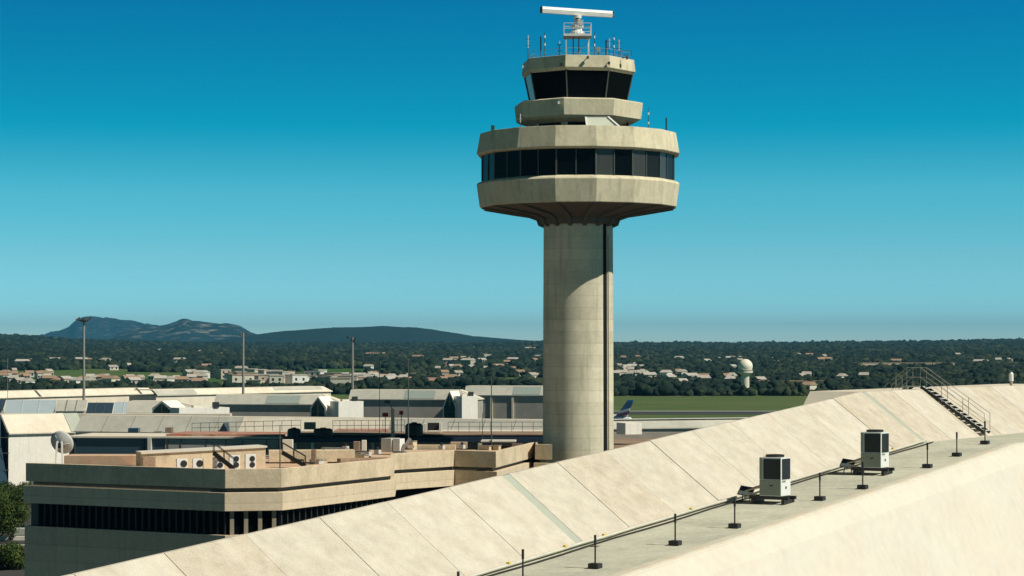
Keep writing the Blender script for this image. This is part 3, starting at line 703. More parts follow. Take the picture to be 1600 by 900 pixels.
# air conditioners
def ac_unit(px, py, label):
    c = floor_hit(px, py); t = thing('air_conditioner', label, 'air conditioner', c, 'air conditioners on the pier walkway')
    h0 = .3; w, d, h = .93, .92, 1.52; b = c+Z*h0
    body = mb().box(b, w, d, h, U, V).build('cabinet', m_white, t, bevel=.015)
    # front panels coloured grey-green to stand for that side's shade, with grille opening
    f = b-V*(d/2+.012)
    mb().box(f+Z*.02, w-.03, .02, .62, U, V).build('front_panel', m_grey, t)
    mb().box(f+Z*.66-U*(w/2-.07), .12, .02, .84, U, V).build('corner_panel', m_grey, t)
    mb().box(f+Z*.66+U*.075, w-.2, .02, .80, U, V).build('coil_grille', m_coil, t)
    m = mb()
    for i in range(9): m.box(f-V*.014+Z*(.70+i*.088)+U*.075, w-.2, .008, .006, U, V)
    m.build('guard_wire', m_dark, t)
    s_ = b+U*(w/2+.012)
    mb().box(s_+Z*.66-V*.0, .02, d-.16, .80, U, V).build('coil_grille', m_coil, t)
    mb().box(s_+Z*.55-V*.2, .014, .3, .06, U, V).build('label_plate', m_grey, t)
    mb().box(s_+Z*.28, .014, .12, .09, U, V).build('valve_cover', m_mull, t)
    mb().box(f-V*.012+Z*.38+U*.05, .13, .014, .05, U, V).build('handle', m_dark, t)
    mb().lathe(b+Z*h, [(.36, 0), (.38, .09), (.33, .10), (.33, .03)], 20).build('fan_guard', m_dark, t)
    m = mb()
    for sv_ in (-.34, .34): m.box(c+V*sv_+Z*.16-U*.1, 1.7, .12, .13, U, V)
    for su in (-.75, .55):
        m.box(c+U*su, .14, 1.0, .16, U, V)
    m.build('support_beam', m_dark, t, bevel=.01)
    m = mb(); q = c-U*1.0
    m.tube(b-U*w/2+Z*.35-V*.2, q-U*.2+Z*.45-V*.2, .035); m.tube(b-U*w/2+Z*.18-V*.3, q-U*.2+Z*.2-V*.3, .035); m.tube(b-U*w/2+Z*.45+V*.2, q-U*.2+Z*.5+V*.2, .03)
    m.build('refrigerant_pipe', m_tan, t)
    # tilted dark cover plate over the pipes
    q = c-U*1.25+Z*.42
    ax = (U*.86-Z*.1).normalized(); ay = (V*.75+Z*.62).normalized()
    mb().box(q, .62, .5, .035, ax, ay, ax.cross(ay)).build('pipe_cover', m_navy, t)
    mb().box(q-Z*.10+U*.1-V*.1, .75, .2, .04, ax, ay, ax.cross(ay)).build('cover_bracket', m_white, t)
    m = mb(); m.bar(c-U*1.4-V*.1, q-U*.1-V*.05, .04); m.bar(c-U*1.05-V*.1, q+U*.2-V*.05, .04); m.build('bracket_leg', m_mull, t)
    return t
ac_unit(1211, 786, 'white air conditioner, front coloured grey as shade, nearer the camera on the pier walkway')
ac_unit(1367, 741, 'white air conditioner, front coloured grey as shade, farther along, under the far drain strip')
# access stairs over the ridge
st_s = s_for(1538, TI); 
stt = thing('access_stairs', 'grey metal stairs with handrails climbing the roof slope at far right', 'stairs', pp(st_s, TI+.3))
b0 = pp(st_s, TI+.15, .2); b1 = pp(st_s, TR_-.1, HR+.12)
for sgn in (-.4, .4):
    mb().bar(b0+V*sgn, b1+V*sgn, .05, .15).build('stringer', m_dark, stt)
m = mb()
for i in range(13):
    q = lerp(b0, b1, (i+.5)/13); m.box(q, .30, .78, .05, U, V)
m.build('treads', m_whited, stt)
m = mb(); h_ = 1.0
for sgn in (-.44, .44):
    m.tube(b0+V*sgn+Z*h_, b1+V*sgn+Z*h_, .015, 6); m.tube(b0+V*sgn+Z*h_*.5, b1+V*sgn+Z*h_*.5, .012, 6)
    for i in range(4): q = lerp(b0, b1, i/3.)+V*sgn; m.tube(q, q+Z*h_, .015, 6)
m.build('handrail', m_lamp, stt)
pt = b1-U*.75
mb().box(b1-U*.55-Z*.02, 1.0, .85, .05, U, V).build('platform', m_strip, stt)
m = mb()
for sgn in (-.44, .44):
    for l in (.5, 1.0): m.tube(b1+V*sgn+Z*l, pt+V*sgn+Z*l, .015, 6); m.tube(pt+V*sgn+Z*l, pt-U*1.2-Z*.95+V*sgn+Z*l, .015, 6)
    for q in (pt, pt-U*.6-Z*.475, pt-U*1.2-Z*.95): m.tube(q+V*sgn, q+V*sgn+Z*1.0, .015, 6)
m.build('platform_rail', m_lamp, stt)
m = mb(); m.bar(pt-V*.4, pt-U*1.2-Z*.95-V*.4, .05, .15); m.bar(pt+V*.4, pt-U*1.2-Z*.95+V*.4, .05, .15); m.build('rear_stringer', m_lamp, stt)
for k_, s_ in enumerate((-6.5, 4.2, 16.5, 27.5)):
    tag(mb().box(pp(s_, TI+.55, .003), .3, .3, .02, U, V).build('drain_cover', m_joint), 'small square drain cover set in the walkway near the conduit', 'drain cover', 'drain covers in the walkway')
# little roof light on the ridge far right
b = pp(s_for(1580, TR_), TR_, HR); t = thing('roof_beacon', 'small white beacon on the ridge at the right frame edge', 'beacon', b)
mb().tube(b, b+Z*.25, .09).build('stub', m_tan, t); mb().lathe(b+Z*.25, [(.13, 0), (.13, .4), (.06, .52)], 10).build('lamp_body', m_white, t)

# ------------------------------------------------------------------ operations building in the middle
DR = 8.7
def q2(px, y, d=DR): v = PD(px, y, d); return (v.x, v.y)
PA, PB, PC_, PE = q2(40, 725), q2(352, 733), q2(440, 732), q2(615, 716)
PF = (PE[0]-.35, PE[1]+8.5); PG = q2(710, 703.5); PH = (T(775, 193.6), 193.6); PI = q2(835, 691.5); PJ = q2(863, 694.5); PK = (2.9, 214.5); PL = (-14, 214)
PA = (T(40, 173.85), 173.85)
foot = [PA, PB, PC_, PE, PF, PG, PH, PI, (PI[0]+.3, PI[1]+1.0), (PJ[0]-1.6, PJ[1]+.6), PJ, PK, PL]
cen = Vector((sum(p[0] for p in foot)/len(foot), sum(p[1] for p in foot)/len(foot), 0))
def offs(poly, d):
    out = []; n = len(poly)
    for i in range(n):
        a, b, c = Vector(poly[i-1]), Vector(poly[i]), Vector(poly[(i+1) % n])
        n1 = Vector(((b-a).y, -(b-a).x)).normalized(); n2 = Vector(((c-b).y, -(c-b).x)).normalized()
        k = n1+n2; k = k/max(.5, k.length_squared/2) if k.length > .3 else n1
        out.append(tuple(b+k*d))
    return out
ops = thing('operations_building', 'low concrete building with banded parapet and dark ribbon windows left of the tower', 'building', cen)
def hollow(poly, din, z0, z1, dout=0.):
    a, b = offs(poly, dout), offs(poly, -din); n = len(a); m = mb()
    vs = [(p[0], p[1], z) for z in (z0, z1) for p in a]+[(p[0], p[1], z) for z in (z0, z1) for p in b]
    fs = []
    for i in range(10):
        j = (i+1) % n
        fs += [(i, j, n+j, n+i), (2*n+j, 2*n+i, 3*n+i, 3*n+j), (n+i, n+j, 3*n+j, 3*n+i), (j, i, 2*n+i, 2*n+j)]
    for i in (0, 10): fs.append((i, n+i, 3*n+i, 2*n+i))
    return m.add(vs, fs)
zt_ = E-DR
hollow(foot, .35, zt_-1.42, zt_).build('parapet', m_ops, ops, bevel=.03)
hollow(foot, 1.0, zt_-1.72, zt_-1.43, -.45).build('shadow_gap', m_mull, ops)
hollow(foot, 1.2, zt_-3.1, zt_-1.73, .12).build('lower_band', m_opsd, ops, bevel=.03)
mb().prism(offs(foot, -.5), zt_-1.6, zt_-.75).build('roof', m_orange, ops)
mb().prism(offs(foot, -.55), zt_-4.9, zt_-3.05).build('ribbon_window', m_glass, ops)
mb().prism(offs(foot, .05), 0, zt_-4.88).build('lower_wall', m_opsd, ops)
m_pier = M('pier_concrete_half_shadow', (.30, .26, .19), .9, .2, 1)  # window pier colour darkened to stand for the half shadow there
# fins in the ribbon window
def fins(a, b, n, dpt=.5, w=.22):
    a, b = Vector((*a, 0)), Vector((*b, 0)); d = (b-a).normalized(); nr = Vector((d.y, -d.x, 0))
    for i in range(n):
        c = lerp(a, b, (i+.5)/n)-nr*.5
        mb().box(c+Z*(zt_-4.9), w, dpt, 1.82, d, nr).build('window_fin', m_dark if n > 12 else m_pier, ops)
fins(PA, PB, 30, .3, .12); fins(PB, PC_, 4, .5, .3); fins(PC_, PE, 20, .5, .14)
mb().prism([(PA[0]+.45, PA[1]+.1), (PA[0]+1.0, PA[1]-.12), (PA[0]+1.9, PA[1]+1.2), (PA[0]+1.2, PA[1]+1.6)], zt_-4.88, zt_-3.1).build('corner_column', m_mull, ops)
# thin expansion lines in parapet
m = mb()
# stuff standing on the ops roof
def gbox(name, label, cat, px0, px1, ytop, ybot, D, depth, mat, group=None, rot=0., parts=None):
    x0, x1 = T(px0, D), T(px1, D); z1 = E-(ytop-HZ)/F*D; z0 = E-(ybot-HZ)/F*D
    c = Vector(((x0+x1)/2, D+depth/2, z0)); ax = Vector((math.cos(rot), math.sin(rot), 0)); ay = Vector((-math.sin(rot), math.cos(rot), 0))
    o = mb().box(c, x1-x0, depth, z1-z0, ax, ay).build(name, mat, bevel=.02); return tag(o, label, cat, group)
RZ = zt_-.75
def on_roof(px, D): return Vector((T(px, D), D, RZ))
# plant enclosure with a row of condensers
D1 = 176.5
enc = thing('plant_enclosure', 'low cream plant wall behind the row of white condensers', 'wall', on_roof(318, D1+2))
m = mb(); a = Vector((T(222, 177.5), 177.5, RZ)); b = Vector((T(415, 181), 181, RZ))
d_ = (b-a).normalized(); nn_ = Vector((-d_.y, d_.x, 0))
m.hull([a, b, b+nn_*2.5, a+nn_*2.5], [a+Z*1.25, b+Z*1.62, b+nn_*2.5+Z*1.62, a+nn_*2.5+Z*1.25]); m.build('wall', m_orange if False else m_ops, enc)
m = mb(); m.hull([a+Z*1.26-d_*.1-nn_*.15, b+Z*1.63+d_*.1-nn_*.15, b+nn_*2.6+Z*1.63, a+nn_*2.6+Z*1.26], [a+Z*1.4-d_*.1-nn_*.15, b+Z*1.77+d_*.1-nn_*.15, b+nn_*2.6+Z*1.77, a+nn_*2.6+Z*1.4]); m.build('coping', m_wall, enc)
mb().box(lerp(a, b, .055)-nn_*.06, 1.0, .1, 1.05, d_, nn_).build('door', m_brown, enc)
def condenser(px, label, hh=.95, D=None):
    D = D or 175.2; b = on_roof(px, D); t = thing('condenser', label, 'condenser', b, 'white condensers on the operations building roof')
    mb().box(b+Z*.1, .85, .38, hh, d_, nn_).build('casing', m_white, t, bevel=.02)
    for zf in ((.52,) if hh < 1.0 else (.38, .85)):
        c = b+Z*(zf+.1)-nn_*.2+d_*.12
        mb().tube(c+nn_*.02, c-nn_*.02, .27 if hh < 1 else .22, 16).build('fan', m_dark, t)
    mb().box(b, .8, .3, .1, d_, nn_).build('foot', m_dark, t)
    return t
for px, hh, lab in ((284, .9, 'white condenser leftmost in the row on the operations roof'), (309, .9, 'white condenser second from left in the rooftop row'),
                (341, 1.0, 'white condenser left of the dark roof stairs'), (366, 1.15, 'white twin-fan condenser just right of the dark roof stairs'), (391, 1.2, 'white twin-fan condenser at the right end of the row')):
    condenser(px, lab, hh, 175.2+(px-284)*.012)
def roof_stairs(pxa, ya, pxb, yb, D, label):
    a, b = P(pxa, ya, D+.8), P(pxb, yb, D); t = thing('roof_stairs', label, 'stairs', b, 'dark metal stairs on the operations roof')
    for s_ in (-.35, .35): mb().bar(a+Vector((0, s_, 0)), b+Vector((0, s_, 0)), .06, .28).build('stringer', m_dark, t)
    m = mb()
    for i in range(9): q = lerp(a, b, (i+.5)/9); m.box(q, .26, .66, .05)
    m.build('treads', m_mull, t)
    m = mb()
    for s_ in (-.35, .35):
        m.tube(a+Vector((0, s_, .8)), b+Vector((0, s_, .8)), .03, 6)
        for f in (0, .5, 1): q = lerp(a, b, f)+Vector((0, s_, 0)); m.tube(q, q+Z*.8, .03, 6)
    m.build('handrail', m_dark, t)
roof_stairs(334, 708, 366, 733, 174.6, 'dark metal stairs crossing in front of the white condensers')
roof_stairs(441, 707, 477, 728, 180.5, 'dark metal stairs right of the white condensers')
gbox('roof_upstand', 'long pale roof upstand with orange base between dish and plant wall', 'upstand', 100, 221, 712, 727, 184, 3, m_orange)
gbox('roof_upstand', 'pale roof upstand right of the second dark stairs', 'upstand', 418, 552, 704, 722, 188, 2.2, m_ops, rot=.12)
gbox('roof_duct', 'long flat brown duct lying on the roof edge', 'duct', 526, 606, 716, 722, 182.5, .8, m_brown, rot=.45)
for px, y0, y1, D, lab in ((252, 714, 728, 178.9, 'small blue-grey hatch on the plant wall'),):
    pass
# satellite dish
b = on_roof(93, 176.2); t = thing('satellite_dish', 'round white satellite dish seen from behind on a white frame', 'satellite dish', b)
cdish = Vector((T(96, 176.2), 176.2, E-(692-HZ)/F*176.2)); dirn = Vector((.25, .9, .36)).normalized()
x_ = dirn.cross(Z).normalized(); y_ = x_.cross(dirn)
vs = []; fs = []
for i in range(9):
    r = .98*i/8
    for j in range(32): a = 6.2832*j/32; vs.append(cdish+(x_*math.cos(a)+y_*math.sin(a))*r+dirn*(.42*(r/.98)**2-.3))
for i in range(8):
    for j in range(32): fs.append((i*32+j, i*32+(j+1) % 32, (i+1)*32+(j+1) % 32, (i+1)*32+j))
m = mb(); m.add(vs, fs); o = m.build('reflector', m_whited, t, smooth=True); sm = o.modifiers.new('s', 'SOLIDIFY'); sm.thickness = .04
mb().box(cdish-dirn*.5-Z*.2, .42, .35, .4).build('hub', m_dark, t)
m = mb()
for j in range(6): a = 6.2832*j/6; m.bar(cdish-dirn*.38, cdish+(x_*math.cos(a)+y_*math.sin(a))*.75-dirn*.08, .04)
m.build('back_rib', m_white, t)
for sx in (-.33, .28): mb().bar(Vector((cdish.x+sx, 175.3, RZ)), Vector((cdish.x+sx*.6, 175.5, cdish.z+.15)), .12).build('leg', m_white, t)
mb().box(Vector((cdish.x-.1, 175.4, RZ)), 1.7, .8, .25).build('base', m_brown, t)
mb().bar(cdish, cdish+dirn*.9, .05).build('feed_arm', m_whited, t)
# masts
def mast(px, ytop, ybot, D, r, label, mat=m_mull, name='mast', group='thin masts over the rooftops'):
    b = P(px, ybot, D); tp = P(px, ytop, D); m = mb().tube(b, tp, r, 8, r*.7); o = m.build(name, mat, origin=b); return tag(o, label, 'mast', group)
mast(437.5, 664, 733, 176, .05, 'thin dark pole rising from the operations roof right of the white condensers')
mast(593, 556, 690, 225, .035, 'thin wire-like mast left of the pole with a dark lamp head')
mast(638, 560, 690, 215, .06, 'dark mast standing just left of the black water tank')
mast(768, 590, 698, 215, .06, 'dark mast standing just left of the tower shaft')
mast(754, 645, 700, 220, .04, 'short grey mast close left of the mast beside tower')
mast(12, 560, 650, 420, .06, 'thin grey mast near the left frame edge', m_lamp)

# ------------------------------------------------------------------ middle clutter behind the ops building
def wallbox(name, label, cat, p, q, depth, z0, z1, mat, group=None, kids=None):
    """box whose front runs from p to q (xy)"""
    p, q = Vector((p[0], p[1], 0)), Vector((q[0], q[1], 0)); d = (q-p).normalized(); nr = Vector((-d.y, d.x, 0))
    t = thing(name, label, cat, (p+q)/2+Z*z0, group)
    c = (p+q)/2+nr*depth/2+Z*z0; mb().box(c, (q-p).length, depth, z1-z0, d, nr).build('wall', mat, t)
    return t, p, q, d, nr
# long shaded block left
t, p, q, d, nr = wallbox('service_block', 'long low block with slate walls and a red rubble roof behind the condensers', 'building', PD(108, 684, 9.4)[:2], PD(440, 685.5, 9.4)[:2], 9, 0, E-9.4, m_slate)
m = mb(); m.box((p+q)/2+nr*4.5+Z*(E-9.39), (q-p).length+.5, 9.6, .18, d, nr); m.build('roof_slab', m_term, t)
c1 = lerp(p, q, .45); m = mb(); m.box(lerp(c1, q, .5)+nr*4.8+Z*(E-9.2), (q-c1).length, 8, .22, d, nr); m.build('rubble_roof', m_red, t)
c2 = lerp(p, q, .385); mb().box(c2-nr*.2, .38, .5, E-9.4, d, nr).build('pillar', m_wall, t)
mb().box(lerp(p, q, .72)-nr*.03, (q-p).length*.53, .1, E-9.5, d, nr).build('wall_cladding', m_termw, t)
for f in (.03, .47, .53, .65, .74, .82, .93, .355): mb().box(lerp(p, q, f)-nr*.1, .07, .08, E-9.5, d, nr).build('wall_post', m_mull, t)
# right block: navy fascia, brown walls
t, p, q, d, nr = wallbox('service_block', 'low block with a dark navy fascia and brown walls left of the tower', 'building', PD(448, 680, 8.9)[:2], PD(856, 680, 8.9)[:2], 10, 0, E-9.6, m_brown)
mb().box((p+q)/2+nr*4.9+Z*(E-9.6), (q-p).length+.6, 10.6, .5, d, nr).build('fascia', m_navy, t)
mb().box((p+q)/2+nr*5.4+Z*(E-8.94), (q-p).length, 9.0, .1, d, nr).build('roof_edge', m_brown, t)
for f, w, mt in ((.03, .5, m_ops), (.10, .3, m_wall), (.27, .35, m_ops), (.33, .35, m_tan), (.40, .3, m_tan), (.74, .4, m_ops), (.76, .25, m_wall), (.93, .4, m_ops), (.62, 1.6, m_orange), (.85, 3.0, m_brown)):
    mb().box(lerp(p, q, f)-nr*.25+Z*2, w, .4, E-11.7, d, nr).build('pillar', mt, t)
# red parapet strip with white notches
t, p, q, d, nr = wallbox('low_annex', 'red-brown roof strip with small white vents left of the pole', 'building', PD(522, 672.5, 9.0)[:2], PD(604, 672.5, 9.0)[:2], 6, 0, E-9.0, m_red)
for i in range(5): mb().box(lerp(p, q, (i+.5)/5)-nr*.05+Z*(E-9.3), .35, .15, .2, d, nr).build('vent', m_white, t)
# cream slab roof towards the tower
t, p, q, d, nr = wallbox('annex_roof', 'long cream slab roof reaching the left side of the tower shaft', 'building', PD(672, 676, 9.0)[:2], PD(856, 676, 9.0)[:2], 9, 0, E-9.35, m_brown)
mb().box((p+q)/2+nr*4.4+Z*(E-9.35), (q-p).length+.5, 9.6, .35, d, nr).build('slab', m_wall, t)
mb().box(lerp(p, q, .18)-nr*.6+Z*(E-9.6), (q-p).length*.35, 1.0, .35, d, nr).build('ledge', m_orange, t)
# tanks and boxes on those roofs
def tank(px0, px1, y0, y1, D, label):
    b = P((px0+px1)/2, y1, D); r = (px1-px0)/2/F*D; h = (y1-y0)/F*D; t = thing('water_tank', label, 'tank', b, 'black water tanks on the service roofs')
    mb().lathe(b, [(r, 0), (r, h*.8), (r*.75, h*.97), (r*.3, h)], 16).build('tank_body', m_dark, t); mb().lathe(b, [(r*.32, h*.98), (r*.32, h*1.07)], 10).build('lid', m_mull, t)
tank(633, 661, 661, 681, 236, 'largest black water tank right of the pole with lamp head'); tank(490, 520, 669, 682, 236, 'wide squat black tank between the vents and the boxy hut')
tank(449, 470, 669, 685, 236, 'black tank at the left end of the navy fascia')
gbox('roof_hut', 'small dark boxy hut behind the squat black tank', 'hut', 475, 492, 660, 671, 240, 1.2, m_brown)
gbox('roof_hut', 'dark louvred hut in a cream frame right of the largest black tank', 'hut', 668, 686, 661, 672.5, 240, 1.2, m_dark)
gbox('hut_frame', 'cream wall post beside the dark louvred hut', 'post', 686, 690, 661, 676, 239.5, 1.2, m_wall); gbox('hut_frame', 'cream wall post left of the dark louvred hut', 'post', 662.5, 666, 662, 676, 239.5, 1.2, m_wall)
gbox('roof_hut', 'small dark hut on the block left of the red rubble roof', 'hut', 258, 268, 668, 681, 262, 1.5, m_brown)
gbox('roof_cabinet', 'small blue-green cabinet beside the dark hut on the left block', 'cabinet', 240, 252, 674, 683, 255, 1.2, m_grey)
gbox('roof_cabinet', 'blue tarpaulin-covered cabinet at the foot of the long grey roof', 'cabinet', 200, 216, 669, 679, 262, 1.5, m_slate)
# brown chimney-like pillars in front of the navy fascia
for a in ((486, 493, 703, 722, 186, 'dark brown stack right of the second dark stairs', m_brown), (552, 562, 690, 712, 200, 'brown stack in front of the navy fascia', m_brown),
          (441, 457, 687, 703, 196, 'cream cube block left of the dark opening', m_wall), (565, 572, 688, 712, 203, 'cream pillar beside the brown stack', m_wall)):
    gbox('roof_stack', a[5], 'stack', a[0], a[1], a[2], a[3], a[4], .8, a[6])
# white duct unit with slanted arm
b = P(619, 706, 204); t = thing('duct_unit', 'boxy grey and white ventilation unit with a slanted duct', 'ventilation unit', b)
mb().box(P(610, 706, 204), 1.1, 1.4, 1.25, U, V).build('casing', m_whited, t); mb().box(P(623, 705, 203.3), .75, .8, 1.15, U, V).build('front_casing', m_white, t)
mb().bar(P(629, 703, 203), P(641, 685, 203), .28, .3).build('slanted_duct', m_lamp, t); mb().box(P(642, 700, 203), .6, .5, .25).build('duct_foot', m_tan, t)
# post with dark head
b = P(614, 690, 221); t = thing('lamp_post', 'beige post with a dark tilted lamp head behind the duct unit', 'lamp post', b)
mb().tube(b, P(613.5, 639, 221), .2, 10, .16).build('post', m_tan, t); mb().bar(P(613.5, 640, 221), P(607, 629, 221), .08).build('arm', m_mull, t)
mb().box(P(605, 630, 221), .55, .35, .28).build('lamp_head', m_navy, t)
for px, y, D, lab in ((602, 648, 232, 'small red warning box left of the beige post'), (627, 645, 232, 'small red disc sign right of the beige post')):
    b = P(px, 676, D); t = thing('warning_marker', lab, 'marker', b, 'red markers on the service roof'); mb().tube(b, P(px, y+3, D), .04).build('pole', m_mull, t)
    mb().box(P(px, y+3, D), .6 if px < 610 else .4, .2, .4).build('marker_board', M('red_paint', (.45, .03, .03), .6, .1), t)
# railings
def railing(p, q, h, n, label):
    p, q = Vector(p), Vector(q); m = mb()
    for l in (.5*h, h): m.bar(p+Z*l, q+Z*l, .05)
    for i in range(n+1): a = lerp(p, q, i/n); m.bar(a, a+Z*h, .05)
    o = m.build('railing', m_mull, origin=(p+q)/2); return tag(o, label, 'railing', 'railings on the service roofs')
railing(P(300, 676, 262), P(470, 672, 250), 1.1, 12, 'thin railing along the back of the red rubble roof'); railing(P(520, 673, 245), P(632, 672, 243), 1.1, 10, 'thin railing behind the white vents and beige post')
railing(P(700, 674, 243), P(850, 674, 240), 1.0, 9, 'thin railing on the cream slab roof beside the tower')
for i, (px, y, D) in enumerate(((540, 703, 205), (505, 712, 190), (575, 712, 196), (590, 709, 198), (690, 702, 207), (722, 701, 209))):
    m = mb(); b = P(px, y, D); m.box(b, .5, .4, .35, U, V); m.cur = 1; m.tube(b+Z*.35, b+Z*.6, .12, 8)
    tag(m.build('roof_vent', [m_whited, m_dark]), 'small pale roof vent amid the service roofs left of the tower', 'vent', 'small roof vents left of the tower')

rc = random.Random(11)
def px_of(x, y): return 800+F*x/y
for k in range(16):
    D = rc.uniform(186, 214); px = rc.uniform(470, 640) if D < 205 else rc.uniform(640, 820)
    b = on_roof(px, D); w = rc.uniform(.5, 1.6); h = rc.uniform(.3, .8); m = mb(); m.box(b, w, rc.uniform(.4, .9), h, U, V); m.cur = 1; m.box(b+Z*(h+.002), w+.12, .6, .06, U, V)
    tag(m.build('roof_box', [rc.choice((m_ops, m_brown, m_whited, m_tan)), m_lamp]), 'small capped box among the pipes on the operations roof', 'roof box', 'small capped boxes on the operations roof')
for k in range(9):
    D = rc.uniform(187, 199); b = on_roof(rc.uniform(450, 540), D)+Z*rc.uniform(.15, .5); L_ = rc.uniform(2., 4.5); dd_ = rc.choice((U*-1, V)); m = mb(); m.tube(b, b+dd_*L_, .09, 8)
    for f in (0, .5, 1): q = b+dd_*L_*f; m.bar(Vector((q.x, q.y, RZ)), q, .08)
    tag(m.build('roof_pipe', rc.choice((m_tan, m_mull, m_whited))), 'straight pipe on short legs running over the operations roof', 'pipe', 'pipes on short legs on the operations roof')
gbox('roof_upstand', 'long cream kerb wall behind the boxy ventilation unit', 'upstand', 640, 712, 695, 704, 214, .6, m_ops, rot=-.1); gbox('roof_canopy', 'flat pale canopy on the roof close to the tower shaft', 'canopy', 752, 806, 688, 691, 215, 2.0, m_wall, rot=-.05)
gbox('roof_hut', 'brown walled hut under the flat pale canopy near the shaft', 'hut', 756, 800, 691, 704, 215.5, 1.4, m_brown, rot=-.05)
gbox('roof_hut', 'orange-brown shed standing behind the ventilation unit', 'hut', 704, 730, 691, 701, 216, 1.2, m_orange)

# ------------------------------------------------------------------ terminal rows
def hall(name, label, cat, pl, pr, drop, sh_, sw_, pitch_mat, wall_mat, back=6., hip=0., endmat=None, zbase=0., group=None, hiph=None):
    """roof ridge from pl to pr (px, y) at `drop` below the eye; front slope falls sh_ over sw_; optional hip run at the right end"""
    a, b = PD(pl[0], pl[1], drop), PD(pr[0], pr[1], drop); d = (b-a); d.z = 0; d.normalize(); nr = Vector((-d.y, d.x, 0))
    t = thing(name, label, cat, Vector(((a.x+b.x)/2, (a.y+b.y)/2, 0)), group)
    fr_ = [a, b, b+d*hip-nr*sw_-Z*sh_, a-nr*sw_-Z*sh_]
    th_ = Z*.15
    mb().hull(fr_, [p-th_ for p in fr_]).build('front_slope', pitch_mat, t)
    if hip: 
        e_ = [b+nr*.0, b+nr*back, b+nr*(back+sw_)+d*hip-Z*sh_, b+d*hip-nr*sw_-Z*sh_]
        mb().hull([p+Z*.012 for p in e_], [p-th_ for p in e_]).build('end_slope', endmat or m_term, t)
    tp = [a+nr*.05, b+nr*.05, b+nr*back, a+nr*back]; mb().hull([p+Z*.03 for p in tp], [p-th_ for p in tp]).build('flat_roof', m_term, t)
    zc = a.z-sh_-.12
    base_ = [a-nr*(sw_-.4), b+d*(hip-.3 if hip else 0)-nr*(sw_-.4), b+d*(hip-.3 if hip else 0)+nr*(back+sw_), a+nr*(back+sw_)]
    mb().hull([Vector((p.x, p.y, zbase)) for p in base_], [Vector((p.x, p.y, zc)) for p in base_]).build('wall', wall_mat, t)
    return t, a, b, d, nr
def on_slope(a, b, d, nr, f0, f1, g0, g1, sh_, sw_, mat, name, t, lift=.03):
    L = (b-a).length; n2_ = (Z*sw_-nr*sh_).normalized()
    def pt_(f, g): return a+d*(L*f)-nr*(sw_*g)-Z*(sh_*g)+n2_*lift
    q = [pt_(f0, g0), pt_(f1, g0), pt_(f1, g1), pt_(f0, g1)]
    return mb().hull(q, [p+n2_*.05 for p in q]).build(name, mat, t)
def joints(t, a, b, d, nr, sh_, sw_, n):
    for i in range(1, n): on_slope(a, b, d, nr, i/n-.0008, i/n+.0008, 0, 1, sh_, sw_, m_joint, 'joint', t, .0)
# furthest long pale roof
t, a, b, d, nr = hall('terminal_hall', 'farthest long pale terminal roof just below the fields', 'building', (-60, 613), (232, 606), 9.6, 1.45, 1.7, m_term, m_term)
for f in (.36, .92): on_slope(a, b, d, nr, f, f+.012, 0, 1, 1.45, 1.7, m_mull, 'roof_gap', t)
t, a, b, d, nr = hall('terminal_hall', 'pale terminal roof with a low flat crown below the white town', 'building', (238, 609), (505, 603.5), 9.3, 1.3, 1.6, m_term, m_term, hip=2)
on_slope(a, b, d, nr, .0, .22, .1, 1, 1.3, 1.6, m_termg, 'grey_roof_patch', t); on_slope(a, b, d, nr, .68, .98, .05, .6, 1.3, 1.6, m_termg, 'grey_roof_patch', t)
# gabled row
def module(pl, pr, gx, gy0, gy1, label, drop=8.8, sh_=1.75, glassf=None, blk=None, gwid=12, group='gabled terminal halls', hip=4.5, drain=True):
    t, a, b, d, nr = hall('terminal_hall', label, 'building', pl, pr, drop, sh_, 2.0, m_termg, m_termw, hip=hip, group=group)
    if glassf: on_slope(a, b, d, nr, glassf[0], glassf[1], .08, .95, sh_, 2.0, m_skyl, 'skylight', t)
    if drain and hip:
        p = b+nr*1.5+d*.02; q = p+d*hip-Z*sh_; mb().bar(p+Z*.08, q+Z*.08, .9, .08).build('drain_strip', m_strip, t)
    # gable porch poking out towards the camera at the right end
    g = P(gx, gy0, (b.y-7)); gw = gwid/F*b.y; hb = (gy1-gy0)/F*b.y
    ax = Vector((.93, -.36, 0)); ay = Vector((.36, .93, 0))
    rr = max(.001, hb*.55)
    def gab(w, h, k): return [g-Z*(h)+ax*(-w), g-Z*h+ax*w, g-Z*(rr if h > rr*1.2 else h-.01)*1.0+ax*w, g, g-Z*(rr if h > rr*1.2 else h-.01)+ax*(-w)]
    A_ = [p+Z*.3 for p in gab(gw*1.18, hb+.3, 0)]; A_ = [Vector(p) for p in A_]
    mb().hull(A_, [p+ay*5 for p in A_]).build('gable_wall', m_wallw, t)
    B_ = gab(gw*.98, hb, 0); mb().hull([p-ay*.06 for p in B_], [p-ay*.02 for p in B_]).build('gable_window', m_green, t)
    m = mb(); m.bar(g-ay*.09, g-Z*hb-ay*.09, .08)
    for k in (.35, .7): m.bar(g-Z*hb*k-ax*gw*.9-ay*.09, g-Z*hb*k+ax*gw*.9-ay*.09, .07)
    m.build('glazing_bar', m_mull, t)
    if blk:
        x0, x1, y0 = blk; c = P((x0+x1)/2, y0, b.y-9); w = (x1-x0)/F*(b.y-9)
        aa, ab = Vector((.87, .49, 0)), Vector((-.49, .87, 0))
        mb().box(Vector((c.x, c.y+2, 0)), w, 4, c.z, aa, ab).build('pale_block', m_wallw, t)
        mb().box(Vector((c.x+w*.3, c.y+1.5, c.z)), .9, .9, .9, aa, ab).build('roof_fan', m_dark, t)
        mb().box(Vector((c.x-w*.05, c.y+1.5, c.z)), 1.6, 1.0, .35, aa, ab).build('roof_plinth', m_wall, t)
    return t, a, b, d, nr
